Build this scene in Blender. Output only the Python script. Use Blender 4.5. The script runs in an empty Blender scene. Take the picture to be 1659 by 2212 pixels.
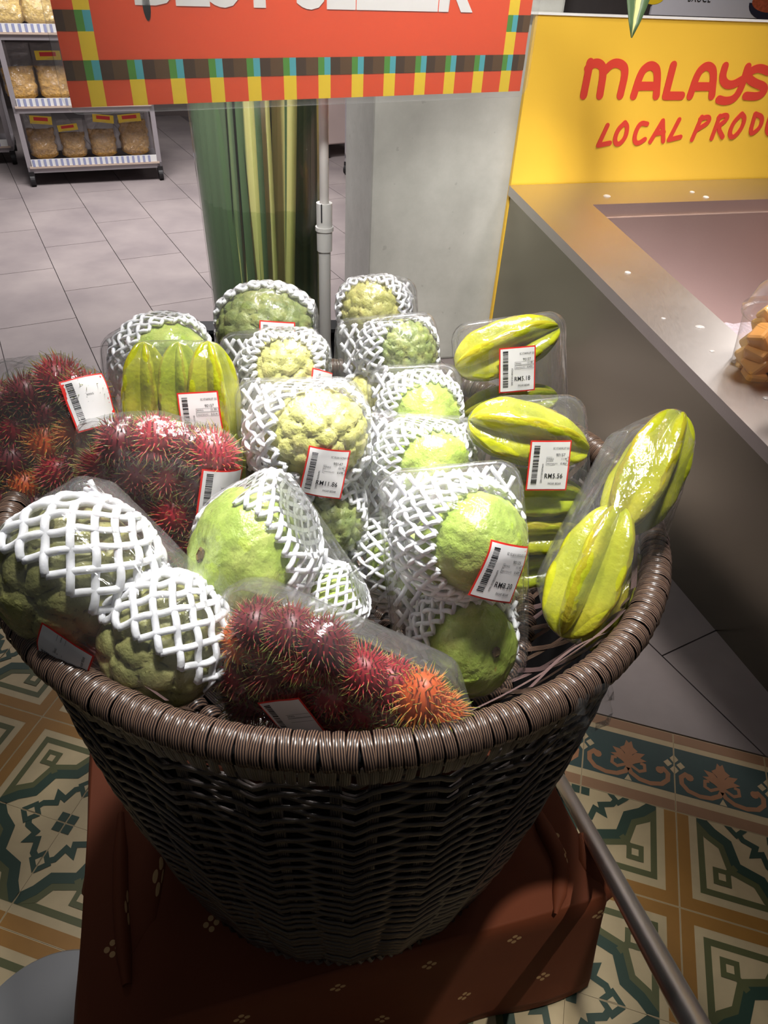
import bpy, bmesh, math, random
import numpy as np
from mathutils import Vector, Matrix, noise
from mathutils.bvhtree import BVHTree
random.seed(7)
SC = bpy.context.scene
# ---------------------------------------------------------------- camera
F = 1530.0; CX = 829.5; CY = 1106.0; H = 1.4
TH = math.radians(39.0); RO = math.radians(3.3)
FW = Vector((0, math.cos(TH), -math.sin(TH))); R0 = Vector((1, 0, 0)); U0 = R0.cross(FW)
RT = math.cos(RO)*R0 + math.sin(RO)*U0; UP = -math.sin(RO)*R0 + math.cos(RO)*U0
EYE = Vector((0, 0, H))
cam = bpy.data.cameras.new('camera'); cob = bpy.data.objects.new('camera', cam); SC.collection.objects.link(cob)
cam.sensor_fit = 'VERTICAL'; cam.sensor_height = 36.0; cam.lens = F/2212*36
cam.clip_start = .02
m = Matrix((RT, UP, -FW)).transposed().to_4x4(); m.translation = EYE; cob.matrix_world = m
SC.camera = cob
# ---------------------------------------------------------------- light and exposure
SC.view_settings.view_transform = 'Standard'; SC.view_settings.look = 'None'
SC.view_settings.gamma = 1; SC.view_settings.use_curve_mapping = False
SC.view_settings.exposure = 0.0
SC.cycles.transparent_max_bounces = 64; SC.cycles.max_bounces = 7
SC.cycles.use_denoising = True
W = bpy.data.worlds.new('world'); SC.world = W; W.use_nodes = True
W.node_tree.nodes['Background'].inputs[0].default_value = (.95, .97, 1.0, 1)
W.node_tree.nodes['Background'].inputs[1].default_value = .055
def lamp(name, kind, loc, to, power, size=.2, col=(1, 1, 1), spot=None, blend=.3):
    l = bpy.data.lights.new(name, kind); l.energy = power; l.color = col
    if kind == 'AREA':
        l.size = size
        if spot: l.spread = math.radians(spot)
    else: l.shadow_soft_size = size
    if spot and kind == 'SPOT': l.spot_size = math.radians(spot); l.spot_blend = blend
    o = bpy.data.objects.new(name, l); SC.collection.objects.link(o)
    o.location = loc; o.rotation_euler = (Vector(to)-Vector(loc)).to_track_quat('-Z', 'Y').to_euler()
    o['kind'] = 'helper'
    return o
lamp('ceiling_light_basket', 'AREA', (.14, .80, 2.9), (-.01, .65, .9), 3.3, .28, (1, .98, .94), 27)
lamp('ceiling_light_basket', 'AREA', (-.38, 1.50, 2.75), (-.10, .72, .9), 2.0, .20, (1, .98, .96), 32)
lamp('added_vase_light', 'AREA', (-.95, .60, 2.9), (-.30, 1.6, 1.0), 3.2, .2, (1, .97, .93), 24)  # added light, no known lamp: brightens the front of the vase
lamp('added_counter_light', 'AREA', (1.5, 2.2, 2.9), (1.2, 2.3, .6), 17, .6, (1, .90, .84), 56)  # added warm light that brightens the steel basin
lamp('added_counter_light', 'AREA', (3.0, 5.2, 2.9), (3.0, 5.2, 0), 60, 1.6, (1, .95, .92), 150)  # added panel, gives the steel rim something bright to reflect
lamp('ceiling_light_aisle', 'AREA', (-1.4, 4.2, 3.0), (-1.4, 4.2, 0), 82, 1.2, (1, .96, .96), 112)
lamp('added_signs_light', 'AREA', (.1, .75, 2.9), (.3, 2.6, .9), 10.5, .3, (1, .96, .9), 56)  # added light that brightens the yellow board and the pillar
lamp('added_poster_light', 'AREA', (.0, -.3, 2.6), (.0, 1.3, 1.45), 2.6, .2, (1, .96, .9), 36)  # added frontal light that brightens the orange sign
lamp('ceiling_light_floor', 'SPOT', (.80, .30, 2.9), (.24, .365, 0), 130, .01, (1, .95, .84), 5.6, .05)

def s2l(c):
    return tuple(((v/255)/12.92 if v/255 <= .04045 else ((v/255+.055)/1.055)**2.4) for v in c)
def ray(px, py): return FW + RT*((px-CX)/F) + UP*((CY-py)/F)
def at(px, py, D): return EYE + ray(px, py)*D
def onz(px, py, z):
    d = ray(px, py); return EYE + d*((z-H)/d.z)
def onplane(px, py, P, n):
    d = ray(px, py); return EYE + d*((P-EYE).dot(n)/d.dot(n))

# ---------------------------------------------------------------- materials
class NT:
    def __init__(s, name):
        s.m = bpy.data.materials.new(name); s.m.use_nodes = True; s.t = s.m.node_tree
        s.t.nodes.clear(); s.out = s.t.nodes.new('ShaderNodeOutputMaterial')
    def n(s, typ, **kw):
        nd = s.t.nodes.new(typ)
        for k, v in kw.items():
            if k.startswith('i_'):
                key = k[2:]; key = int(key) if key.isdigit() else key.replace('_', ' ')
                nd.inputs[key].default_value = v
            else: setattr(nd, k, v)
        return nd
    def l(s, a, b): s.t.links.new(a, b)
    def math(s, op, a, b=None, c=None):
        nd = s.n('ShaderNodeMath', operation=op)
        for i, v in enumerate((a, b, c)):
            if v is None: continue
            if isinstance(v, (int, float)): nd.inputs[i].default_value = v
            else: s.l(v, nd.inputs[i])
        return nd.outputs[0]
    def mixc(s, f, a, b):
        nd = s.n('ShaderNodeMix', data_type='RGBA')
        for i, v in ((0, f), (6, a), (7, b)):
            if isinstance(v, (int, float)): nd.inputs[i].default_value = v
            elif isinstance(v, tuple): nd.inputs[i].default_value = (*v[:3], 1)
            else: s.l(v, nd.inputs[i])
        return nd.outputs[2]
    def ramp(s, f, stops):
        nd = s.n('ShaderNodeValToRGB'); e = nd.color_ramp.elements
        while len(e) < len(stops): e.new(.5)
        for el, (p, c) in zip(e, stops):
            el.position = p; el.color = (*c, 1)
        s.l(f, nd.inputs[0]); return nd.outputs[0]
    def noise(s, scale, detail=3, vec=None, rough=.5, dist=0):
        nd = s.n('ShaderNodeTexNoise', i_Scale=scale, i_Detail=detail, i_Roughness=rough, i_Distortion=dist)
        if vec is not None: s.l(vec, nd.inputs['Vector'])
        return nd.outputs[0]
    def coord(s, k='Object'): return s.n('ShaderNodeTexCoord').outputs[k]
    def mapping(s, vec, sc=(1, 1, 1), rot=(0, 0, 0)):
        nd = s.n('ShaderNodeMapping'); nd.inputs['Scale'].default_value = sc; nd.inputs['Rotation'].default_value = rot
        s.l(vec, nd.inputs[0]); return nd.outputs[0]
    def bsdf(s, col, rough=.5, metal=0, bump=None, bs=.2, bd=.002, coat=0, spec=.5, sss=0, trans=0):
        nd = s.n('ShaderNodeBsdfPrincipled')
        if isinstance(col, tuple): nd.inputs['Base Color'].default_value = (*col[:3], 1)
        else: s.l(col, nd.inputs['Base Color'])
        if isinstance(rough, (int, float)): nd.inputs['Roughness'].default_value = rough
        else: s.l(rough, nd.inputs['Roughness'])
        nd.inputs['Metallic'].default_value = metal; nd.inputs['Coat Weight'].default_value = coat
        nd.inputs['Specular IOR Level'].default_value = spec
        nd.inputs['Transmission Weight'].default_value = trans
        if sss:
            nd.inputs['Subsurface Weight'].default_value = sss; nd.inputs['Subsurface Radius'].default_value = (.01, .01, .006)
            nd.inputs['Subsurface Scale'].default_value = 1
        if bump is not None:
            b = s.n('ShaderNodeBump', i_Strength=bs, i_Distance=bd); s.l(bump, b.inputs['Height']); s.l(b.outputs[0], nd.inputs['Normal'])
        s.l(nd.outputs[0], s.out.inputs[0]); return nd
def plain(name, rgb, rough=.5, metal=0, var=.06, scale=30, bump=.1, bd=.001, **k):
    t = NT(name); c = s2l(rgb); v = t.noise(scale, 4, t.coord())
    col = t.mixc(v, tuple(max(0, x*(1-2*var)) for x in c), tuple(min(1, x*(1+2*var)) for x in c))
    t.bsdf(col, rough, metal, v if bump else None, bump, bd, **k); return t.m

def clear(name, base=.05, edge=.5, rough=.08, haze=.02, bscale=40, bstr=.5, bd=.002, stretch=(1, 1, 1), tint=(1, 1, 1), crack=False):
    """thin clear plastic: straight-through transparency, a fresnel gloss and a little white haze"""
    t = NT(name)
    v = t.mapping(t.coord(), stretch)
    h = t.noise(bscale, 5, v, .6, 1.5)
    if crack:
        vo = t.n('ShaderNodeTexVoronoi', feature='DISTANCE_TO_EDGE', i_Scale=bscale*.45)
        mv = t.n('ShaderNodeVectorMath', operation='ADD'); t.l(v, mv.inputs[0])
        nn = t.n('ShaderNodeTexNoise', i_Scale=bscale*.5); t.l(v, nn.inputs[0]); sc = t.n('ShaderNodeVectorMath', operation='SCALE'); sc.inputs['Scale'].default_value = .055
        t.l(nn.outputs[1], sc.inputs[0]); t.l(sc.outputs[0], mv.inputs[1]); t.l(mv.outputs[0], vo.inputs['Vector'])
        h = t.math('ADD', h, t.math('MULTIPLY', t.math('MINIMUM', vo.outputs[0], .08), 4.0))
    b = t.n('ShaderNodeBump', i_Strength=bstr, i_Distance=bd); t.l(h, b.inputs['Height'])
    g = t.n('ShaderNodeBsdfGlossy', i_Roughness=rough); t.l(b.outputs[0], g.inputs['Normal'])
    tr = t.n('ShaderNodeBsdfTransparent'); tr.inputs[0].default_value = (*tint, 1)
    lw = t.n('ShaderNodeLayerWeight', i_Blend=.5); t.l(b.outputs[0], lw.inputs['Normal'])
    fac = t.math('MINIMUM', t.math('ADD', t.math('MULTIPLY', t.math('POWER', lw.outputs['Facing'], 4.0), edge), base), 1.0)
    mx = t.n('ShaderNodeMixShader'); t.l(fac, mx.inputs[0]); t.l(tr.outputs[0], mx.inputs[1]); t.l(g.outputs[0], mx.inputs[2])
    df = t.n('ShaderNodeBsdfDiffuse'); df.inputs[0].default_value = (.9, .9, .9, 1)
    m2 = t.n('ShaderNodeMixShader'); m2.inputs[0].default_value = haze; t.l(mx.outputs[0], m2.inputs[1]); t.l(df.outputs[0], m2.inputs[2])
    t.l(m2.outputs[0], t.out.inputs[0]); return t.m

M = {}
M['film'] = clear('cling_film', .075, .6, .1, .035, 26, .8, .006, (1, .35, 1), crack=True)
M['tray'] = clear('clear_tray_plastic', .07, .75, .1, .035, 20, .25, .002)
M['acrylic'] = clear('clear_acrylic', .05, .5, .03, .05, 3, .05, .001)
M['glass'] = clear('vase_glass', .05, .6, .03, .01, 4, .12, .004, tint=(.97, .98, .97))
M['water'] = clear('vase_water', .02, .15, .05, .0, 4, .1, .002, tint=(.86, .91, .84))
M['bag'] = clear('bag_film', .09, .6, .12, .05, 14, .9, .02, crack=True)
M['foam'] = plain('white_foam', (238, 239, 243), .7, var=.01, scale=14, bump=.3, bd=.002, sss=.1)
def guava_mat():
    t = NT('guava_skin'); o = t.coord()
    big = t.noise(1.8, 3, o); fine = t.noise(16, 3, o, .6); mid = t.noise(5, 3, o)
    col = t.ramp(big, [(.25, s2l((140, 164, 62))), (.5, s2l((164, 184, 84))), (.75, s2l((190, 200, 108)))])
    sp = t.math('GREATER_THAN', t.noise(24, 1, o), .74)
    col = t.mixc(t.math('MULTIPLY', sp, .45), col, s2l((92, 92, 40)))
    blot = t.math('GREATER_THAN', t.noise(3.2, 4, t.mapping(o, (1, 1, 1), (1, 2, 3)), .7), .70)
    col = t.mixc(t.math('MULTIPLY', blot, .6), col, s2l((150, 105, 50)))
    t.bsdf(col, .33, 0, t.math('ADD', t.math('MULTIPLY', fine, .25), mid), .5, .006, sss=.05); return t.m
M['guava'] = guava_mat()
def custard_mat(name, cols, crev):
    t = NT(name); o = t.coord()
    a = t.n('ShaderNodeAttribute', attribute_name='ridge')
    col = t.ramp(t.noise(2.5, 3, o), [(.3, s2l(cols[0])), (.5, s2l(cols[1])), (.72, s2l(cols[2]))])
    f = t.math('MINIMUM', t.math('MULTIPLY', a.outputs['Fac'], 2.6), 1.0)
    col = t.mixc(f, s2l(crev), col)
    sp = t.math('GREATER_THAN', t.noise(15, 2, o, .6), .66)
    col = t.mixc(t.math('MULTIPLY', sp, .6), col, s2l((82, 72, 34)))
    t.bsdf(col, .42, 0, t.noise(16, 3, o), .4, .003, sss=.04); return t.m
M['custard'] = custard_mat('custard_apple_skin', ((160, 160, 84), (192, 190, 112), (216, 208, 134)), (108, 98, 48))
M['custard_dark'] = custard_mat('dull_custard_apple_skin', ((124, 126, 74), (150, 150, 92), (174, 170, 110)), (46, 34, 30))
M['custard_green'] = custard_mat('green_custard_apple_skin', ((106, 124, 66), (138, 150, 86), (172, 174, 104)), (74, 84, 42))
def star_mat(name, c1, c2, c3):
    t = NT(name); o = t.coord()
    a = t.n('ShaderNodeAttribute', attribute_name='ridge')
    col = t.ramp(t.noise(1.5, 3, o), [(.3, s2l(c1)), (.55, s2l(c2)), (.75, s2l(c3))])
    e = t.math('GREATER_THAN', t.math('ADD', a.outputs['Fac'], t.math('MULTIPLY', t.noise(6, 2, o), .12)), 1.035)
    col = t.mixc(t.math('MULTIPLY', e, .55), col, s2l((140, 120, 30)))
    sp = t.math('GREATER_THAN', t.noise(14, 2, o), .76)
    col = t.mixc(t.math('MULTIPLY', sp, .5), col, s2l((110, 84, 28)))
    t.bsdf(col, .2, 0, t.noise(9, 3, o), .3, .004, coat=.4, sss=.08); return t.m
M['star'] = star_mat('starfruit_skin', (146, 154, 26), (176, 178, 38), (200, 192, 58))
M['star_green'] = star_mat('green_starfruit_skin', (134, 150, 30), (164, 176, 44), (190, 190, 62))
def ramb_mat(name, base, mid, tip):
    t = NT(name)
    a = t.n('ShaderNodeAttribute', attribute_name='ridge'); o = t.coord()
    f = t.math('ADD', a.outputs['Fac'], t.math('MULTIPLY', t.math('SUBTRACT', t.noise(6, 2, o), .5), .5))
    col = t.ramp(f, [(.05, s2l(base)), (.45, s2l(mid)), (.8, s2l(tip))])
    t.bsdf(col, .42, 0, None, sss=.08); return t.m
M['ramb_red'] = ramb_mat('red_rambutan', (150, 16, 34), (206, 46, 58), (150, 160, 70))
M['ramb_dark'] = ramb_mat('dark_rambutan', (104, 10, 26), (150, 34, 40), (120, 130, 58))
M['ramb_orange'] = ramb_mat('orange_rambutan', (206, 90, 30), (226, 140, 60), (140, 158, 64))
M['stem'] = plain('brown_stem', (96, 76, 40), .8)
def wicker(name, c0, c1, rough=.35):
    t = NT(name); uv = t.coord('UV'); s = t.n('ShaderNodeSeparateXYZ'); t.l(uv, s.inputs[0])
    w = t.math('PINGPONG', t.math('MULTIPLY', s.outputs[1], 5.0), .5)
    st = t.math('GREATER_THAN', w, .30)
    v = t.noise(18, 3, t.coord())
    dk = t.mixc(v, s2l(c0), tuple(x*.7 for x in s2l(c0)))
    col = t.mixc(st, dk, s2l(c1))
    hh = t.math('ADD', t.math('MULTIPLY', w, 1.2), 0)
    t.bsdf(col, rough, 0, hh, .5, .0008, spec=.6); return t.m
M['wicker'] = wicker('dark_brown_wicker', (48, 38, 38), (136, 108, 88), .3)
M['wicker_dark'] = wicker('shaded_wicker', (60, 52, 50), (104, 92, 84), .36)
M['wicker_pink'] = wicker('worn_pinkish_wicker', (96, 72, 72), (130, 104, 100), .6)
def steel(name, col, rough, stretch, bs=.1):
    t = NT(name); o = t.coord(); br = t.noise(30, 4, t.mapping(o, stretch), .6)
    sm = t.noise(2.5, 3, o)
    r = t.math('ADD', t.math('MULTIPLY', br, .14), t.math('ADD', rough-.1, t.math('MULTIPLY', sm, .1)))
    c = t.mixc(br, tuple(x*.9 for x in s2l(col)), s2l(col))
    t.bsdf(c, r, 1.0, br, bs, .0006); return t.m
M['steel'] = steel('brushed_steel', (150, 146, 132), .17, (3, 3, 60))
M['steel_basin'] = steel('basin_steel', (220, 200, 190), .4, (3, 3, 40))
M['steel_top'] = steel('worn_steel_rim', (205, 200, 196), .34, (40, 1.5, 3))
M['steel_tube'] = steel('polished_steel_tube', (238, 236, 234), .34, (60, 60, 2))
def grey_mat():
    t = NT('grey_porcelain'); o = t.n('ShaderNodeNewGeometry').outputs['Position']
    v = t.noise(2.4, 5, o, .6); f = t.noise(260, 2, o)
    oi = t.n('ShaderNodeObjectInfo')
    col = t.ramp(v, [(.3, s2l((126, 117, 118))), (.7, s2l((152, 142, 140)))])
    col = t.mixc(t.math('MULTIPLY', oi.outputs['Random'], .12), col, s2l((104, 96, 98)))
    t.bsdf(col, .42, 0, f, .1, .0005); return t.m
M['grey_tile'] = grey_mat()
M['grout'] = plain('grey_grout', (104, 96, 97), .9)
for k, c in dict(cream=(188, 168, 130), ochre=(152, 106, 36), olive=(82, 84, 44), dgreen=(26, 56, 40), teal=(38, 66, 64), terra=(160, 110, 72), bandtan=(146, 108, 76)).items():
    M[k] = plain(k+'_cement', c, .55, var=.08, scale=25, bump=.12, bd=.0008)
def concrete():
    t = NT('grey_painted_concrete'); o = t.coord(); v = t.noise(5, 6, o, .65)
    col = t.ramp(v, [(.3, s2l((164, 164, 158))), (.7, s2l((184, 184, 178)))])
    pit = t.math('GREATER_THAN', t.noise(26, 2, o, .7), .70)
    col = t.mixc(t.math('MULTIPLY', pit, .25), col, s2l((110, 108, 102)))
    t.bsdf(col, .55, 0, t.math('SUBTRACT', t.noise(60, 4, o), t.math('MULTIPLY', pit, .6)), .25, .003); return t.m
M['concrete'] = concrete()
def cloth_mat():
    t = NT('rust_cotton_print'); uv = t.coord('UV')
    s = t.n('ShaderNodeSeparateXYZ'); t.l(uv, s.inputs[0])
    kx, ky = 7.5, 7.5
    row = t.math('FLOOR', t.math('MULTIPLY', s.outputs[1], ky))
    sh = t.math('MULTIPLY', t.math('MODULO', row, 2.0), .5)
    fx = t.math('SUBTRACT', t.math('FRACT', t.math('ADD', t.math('MULTIPLY', s.outputs[0], kx), sh)), .5)
    fy = t.math('SUBTRACT', t.math('FRACT', t.math('MULTIPLY', s.outputs[1], ky)), .5)
    ax = t.math('ABSOLUTE', fx); ay = t.math('ABSOLUTE', fy)
    def dist(x0, y0):
        a = t.math('SUBTRACT', ax, x0); b = t.math('SUBTRACT', ay, y0)
        return t.math('SQRT', t.math('ADD', t.math('MULTIPLY', a, a), t.math('MULTIPLY', b, b)))
    d = t.math('MINIMUM', dist(.055, 0), dist(0, .055))
    dot = t.math('LESS_THAN', d, .030)
    v = t.noise(7, 4, t.coord()); wv = t.noise(900, 1, t.coord())
    col = t.mixc(v, s2l((110, 52, 24)), s2l((128, 61, 29)))
    col = t.mixc(t.math('MULTIPLY', dot, .85), col, s2l((226, 184, 130)))
    t.bsdf(col, .8, 0, wv, .2, .0005); return t.m
M['cloth'] = cloth_mat()
M['white'] = plain('white_paper', (242, 240, 240), .45, var=.01, bump=0)
M['white_plastic'] = plain('white_plastic', (228, 228, 226), .35, var=.01, bump=0)
M['lightgrey_plastic'] = plain('pale_grey_tube', (200, 196, 194), .35, var=.02, bump=0)
M['red'] = plain('label_red', (232, 52, 44), .5, var=.01, bump=0)
M['ink'] = plain('black_ink', (28, 28, 32), .6, var=.01, bump=0)
M['sign_orange'] = plain('poster_orange_red', (240, 84, 40), .5, var=.02, scale=6, bump=.05)
M['sign_yellow'] = plain('poster_yellow', (250, 214, 46), .5, var=.01, bump=0)
M['sign_brown'] = plain('poster_dark_brown', (70, 46, 26), .5, var=.01, bump=0)
M['sign_brown_b'] = plain('poster_brown', (96, 66, 32), .5, var=.01, bump=0)
M['sign_green'] = plain('poster_green', (84, 152, 56), .5, var=.01, bump=0)
M['sign_teal'] = plain('poster_teal', (84, 178, 190), .5, var=.01, bump=0)
M['board_yellow'] = plain('board_yellow', (226, 182, 58), .5, var=.01, scale=5, bump=.03)
M['board_red'] = plain('board_red', (204, 62, 46), .5, var=.01, bump=0)
M['black_plastic'] = plain('black_plastic', (26, 27, 30), .45, var=.05)
M['dark_hole'] = plain('dark_cavity', (6, 6, 8), .9, bump=0)
M['grey_stool'] = plain('smooth_grey_plastic', (128, 128, 130), .45, var=.01, bump=.02)
M['shelf_metal'] = plain('grey_shelf_metal', (160, 154, 158), .4, .2, var=.03)
M['shelf_wood'] = plain('pale_wood_edge', (196, 176, 160), .6)
M['rubber'] = plain('black_rubber', (24, 22, 24), .6)
M['snack'] = plain('golden_snack', (208, 160, 74), .6, var=.28, scale=60, bump=1, bd=.01)
M['snack_b'] = plain('brown_snack', (172, 128, 56), .6, var=.3, scale=70, bump=1, bd=.01)
M['snack_c'] = plain('pale_golden_snack', (236, 192, 110), .6, var=.2, scale=60, bump=1, bd=.01)
M['header'] = plain('yellow_header_card', (232, 200, 60), .5, var=.05)
M['header_red'] = plain('red_header_print', (206, 50, 50), .5, var=.05, bump=0)
M['blue_ticket'] = plain('blue_striped_strip', (150, 156, 190), .5, var=.02, bump=0)
M['ice'] = plain('crushed_ice', (196, 186, 196), .3, var=.1, scale=60, bump=1, bd=.01)
M['melon'] = plain('orange_melon', (246, 176, 100), .3, var=.08, scale=20, bump=.3, sss=.2)
M['melon_b'] = plain('pale_melon', (244, 196, 124), .3, var=.1, scale=20, bump=.3, sss=.2)
M['pink'] = plain('pink_label', (222, 150, 144), .5)
M['poster_white'] = plain('cool_white_poster', (216, 216, 230), .5, var=.01, bump=0)
M['poster_bowl'] = plain('navy_bowl_print', (40, 42, 66), .4, var=.02, bump=0)
M['poster_food'] = plain('red_food_print', (190, 92, 60), .5, var=.4, scale=90, bump=0)
M['dteal'] = plain('dark_teal_panel', (30, 74, 84), .5, bump=0)
M['dull_wall'] = plain('far_wall_paint', (120, 108, 106), .7, var=.03, scale=2, bump=0)
def leaf_mat(name, a, b, k, w0=.2):
    t = NT(name); uv = t.coord('UV'); s = t.n('ShaderNodeSeparateXYZ'); t.l(uv, s.inputs[0])
    v = t.noise(3, 2, t.mapping(uv, (5, .3, 1))); q = t.math('ABSOLUTE', t.math('SUBTRACT', s.outputs[0], k))
    f = t.math('ADD', q, t.math('MULTIPLY', t.math('SUBTRACT', v, .5), .35))
    col = t.ramp(f, [(w0-.03, s2l(b)), (w0+.03, s2l(a))]); col = t.mixc(t.math('MULTIPLY', t.noise(5, 3, t.mapping(uv, (9, .2, 1))), .35), col, tuple(.35*x for x in s2l(a)))
    t.bsdf(col, .4, 0, v, .1, .001, sss=.0); return t.m
M['leaf_green'] = leaf_mat('green_leaf', (76, 94, 68), (100, 116, 80), .3, .1)
M['leaf_stripe'] = leaf_mat('striped_leaf', (74, 96, 64), (206, 200, 130), .55, .13)
M['leaf_half'] = leaf_mat('half_striped_leaf', (72, 94, 64), (190, 184, 120), .1, .3)
M['leaf_cream'] = leaf_mat('cream_leaf', (176, 174, 104), (206, 198, 130), .5, .3)

# ---------------------------------------------------------------- mesh helpers
def mesh(name, vs, fs, mats, uvs=None, smooth=True, midx=None, attr=None):
    me = bpy.data.meshes.new(name); me.from_pydata([tuple(v) for v in vs], [], fs)
    for mm in (mats if isinstance(mats, (list, tuple)) else [mats]): me.materials.append(mm)
    if smooth: me.polygons.foreach_set('use_smooth', [True]*len(me.polygons))
    if midx: me.polygons.foreach_set('material_index', midx)
    if uvs is not None:
        uv = me.uv_layers.new(name='UVMap'); li = np.empty(len(me.loops), int); me.loops.foreach_get('vertex_index', li)
        uv.data.foreach_set('uv', np.asarray(uvs, float)[li].ravel())
    if attr is not None:
        a = me.attributes.new('ridge', 'FLOAT', 'POINT'); a.data.foreach_set('value', np.asarray(attr, float))
    me.update(); return me
def link(name, me, parent=None, mat=None):
    o = bpy.data.objects.new(name, me); SC.collection.objects.link(o)
    if parent is not None: o.parent = parent
    if mat is not None: o.matrix_local = mat
    return o
def tag(o, label=None, cat=None, group=None, kind=None):
    for k, v in (('label', label), ('category', cat), ('group', group), ('kind', kind)):
        if v: o[k] = v
    return o
def empty(name, mat, label=None, cat=None, group=None, kind=None):
    o = bpy.data.objects.new(name, None); SC.collection.objects.link(o)
    o.matrix_world = mat if isinstance(mat, Matrix) else Matrix.Translation(Vector(mat))
    o.empty_display_size = .02
    return tag(o, label, cat, group, kind)
def frame(o, x, z=Vector((0, 0, 1))):
    x = Vector(x).normalized(); y = Vector(z).cross(x).normalized(); z = x.cross(y)
    m = Matrix((x, y, z)).transposed().to_4x4(); m.translation = Vector(o); return m
class MB:
    def __init__(s): s.v = []; s.f = []; s.m = []; s.uv = []
    def add(s, vs, fs, mi=0, uvs=None):
        b = len(s.v); s.v += [Vector(v) for v in vs]; s.f += [tuple(i+b for i in f) for f in fs]; s.m += [mi]*len(fs)
        s.uv += list(uvs) if uvs is not None else [(v[0], v[1]) for v in vs]
    def box(s, c, d, mi=0, rot=None):
        c = Vector(c); vs = []
        for x in (-.5, .5):
            for y in (-.5, .5):
                for z in (-.5, .5):
                    p = Vector((x*d[0], y*d[1], z*d[2]))
                    if rot: p = rot @ p
                    vs.append(c+p)
        s.add(vs, [(0, 1, 3, 2), (4, 6, 7, 5), (0, 4, 5, 1), (2, 3, 7, 6), (0, 2, 6, 4), (1, 5, 7, 3)], mi)
    def tube(s, pts, r, n=8, mi=0, closed=False, cap=True):
        pts = [Vector(p) for p in pts]; N = len(pts); rr = r if isinstance(r, (list, tuple)) else [r]*N
        vs = []; prev = None
        for i, p in enumerate(pts):
            t = (pts[(i+1) % N]-pts[i-1]) if closed else (pts[min(i+1, N-1)]-pts[max(i-1, 0)])
            t.normalize()
            if prev is None: a = t.orthogonal().normalized()
            else: a = (prev-t*prev.dot(t)).normalized()
            prev = a; b = t.cross(a)
            for k in range(n):
                q = 2*math.pi*k/n; vs.append(p+(a*math.cos(q)+b*math.sin(q))*rr[i])
        fs = []
        for i in range(N if closed else N-1):
            for k in range(n):
                j = (i+1) % N; fs.append((i*n+k, i*n+(k+1) % n, j*n+(k+1) % n, j*n+k))
        if cap and not closed: fs += [tuple(range(n))[::-1], tuple((N-1)*n+k for k in range(n))]
        s.add(vs, fs, mi)
    def lathe(s, prof, n=48, mi=0, cap0=False, cap1=False, mat=None):
        vs = []
        for (r, z) in prof:
            for k in range(n):
                a = 2*math.pi*k/n; p = Vector((r*math.cos(a), r*math.sin(a), z)); vs.append(mat @ p if mat else p)
        fs = [(i*n+k, i*n+(k+1) % n, (i+1)*n+(k+1) % n, (i+1)*n+k) for i in range(len(prof)-1) for k in range(n)]
        if cap0: fs.append(tuple(range(n))[::-1])
        if cap1: fs.append(tuple((len(prof)-1)*n+k for k in range(n)))
        s.add(vs, fs, mi)
    def poly(s, pts, mi=0): s.add(pts, [tuple(range(len(pts)))], mi)
    def build(s, name, mats, parent=None, mat=None, smooth=False, bevel=0):
        o = link(name, mesh(name, s.v, s.f, mats, s.uv, smooth, s.m), parent, mat)
        if bevel:
            b = o.modifiers.new('bevel', 'BEVEL'); b.width = bevel; b.segments = 2; b.limit_method = 'ANGLE'
        if smooth:
            try: o.data.set_sharp_from_angle(angle=math.radians(40))
            except Exception: pass
        return o
def hom(x, y, z=0): return Vector((x, y, z))

# ================================================================= FLOOR
A0 = math.radians(-13.9); TS = .198
e1 = Vector((math.cos(A0), math.sin(A0), 0)); e2 = Vector((-e1.y, e1.x, 0))
C0 = Vector((.602, .592, 0))                      # tile corner at an ochre crossing
floor = empty('floor', (0, 0, 0), 'shop floor of patterned cement tiles meeting grey porcelain tiles', None, None, 'structure')
b = MB(); b.box((0, 4, -.03), (16, 18, .04)); b.build('grout_bed', M['grout'], floor)
def band(b, pts, w, z, mi):
    """flat inlay band along a polyline, mitred"""
    pts = [Vector((p[0], p[1])) for p in pts]; L = []; R_ = []
    for i, p in enumerate(pts):
        d0 = (pts[i]-pts[i-1]).normalized() if i > 0 else None
        d1 = (pts[i+1]-pts[i]).normalized() if i < len(pts)-1 else None
        if d0 is None: d0 = d1
        if d1 is None: d1 = d0
        t = (d0+d1).normalized(); n = Vector((-t.y, t.x)); k = w/2/max(.35, n.dot(Vector((-d0.y, d0.x))))
        L.append((p.x+n.x*k, p.y+n.y*k, z)); R_.append((p.x-n.x*k, p.y-n.y*k, z))
    n = len(pts); b.add(L+R_, [(i+n, i+1+n, i+1, i) for i in range(n-1)], mi)
def sq(b, x, y, hx, z, mi, rot=0):
    c, s_ = math.cos(rot), math.sin(rot)
    b.poly([(x+c*u-s_*v, y+s_*u+c*v, z) for u, v in ((-hx, -hx), (hx, -hx), (hx, hx), (-hx, hx))], mi)
def tile_base(b, w, h, mi):
    g = .003; t = .014
    b.box((w/2, h/2, -t/2), (w-g, h-g, t), mi)
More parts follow.
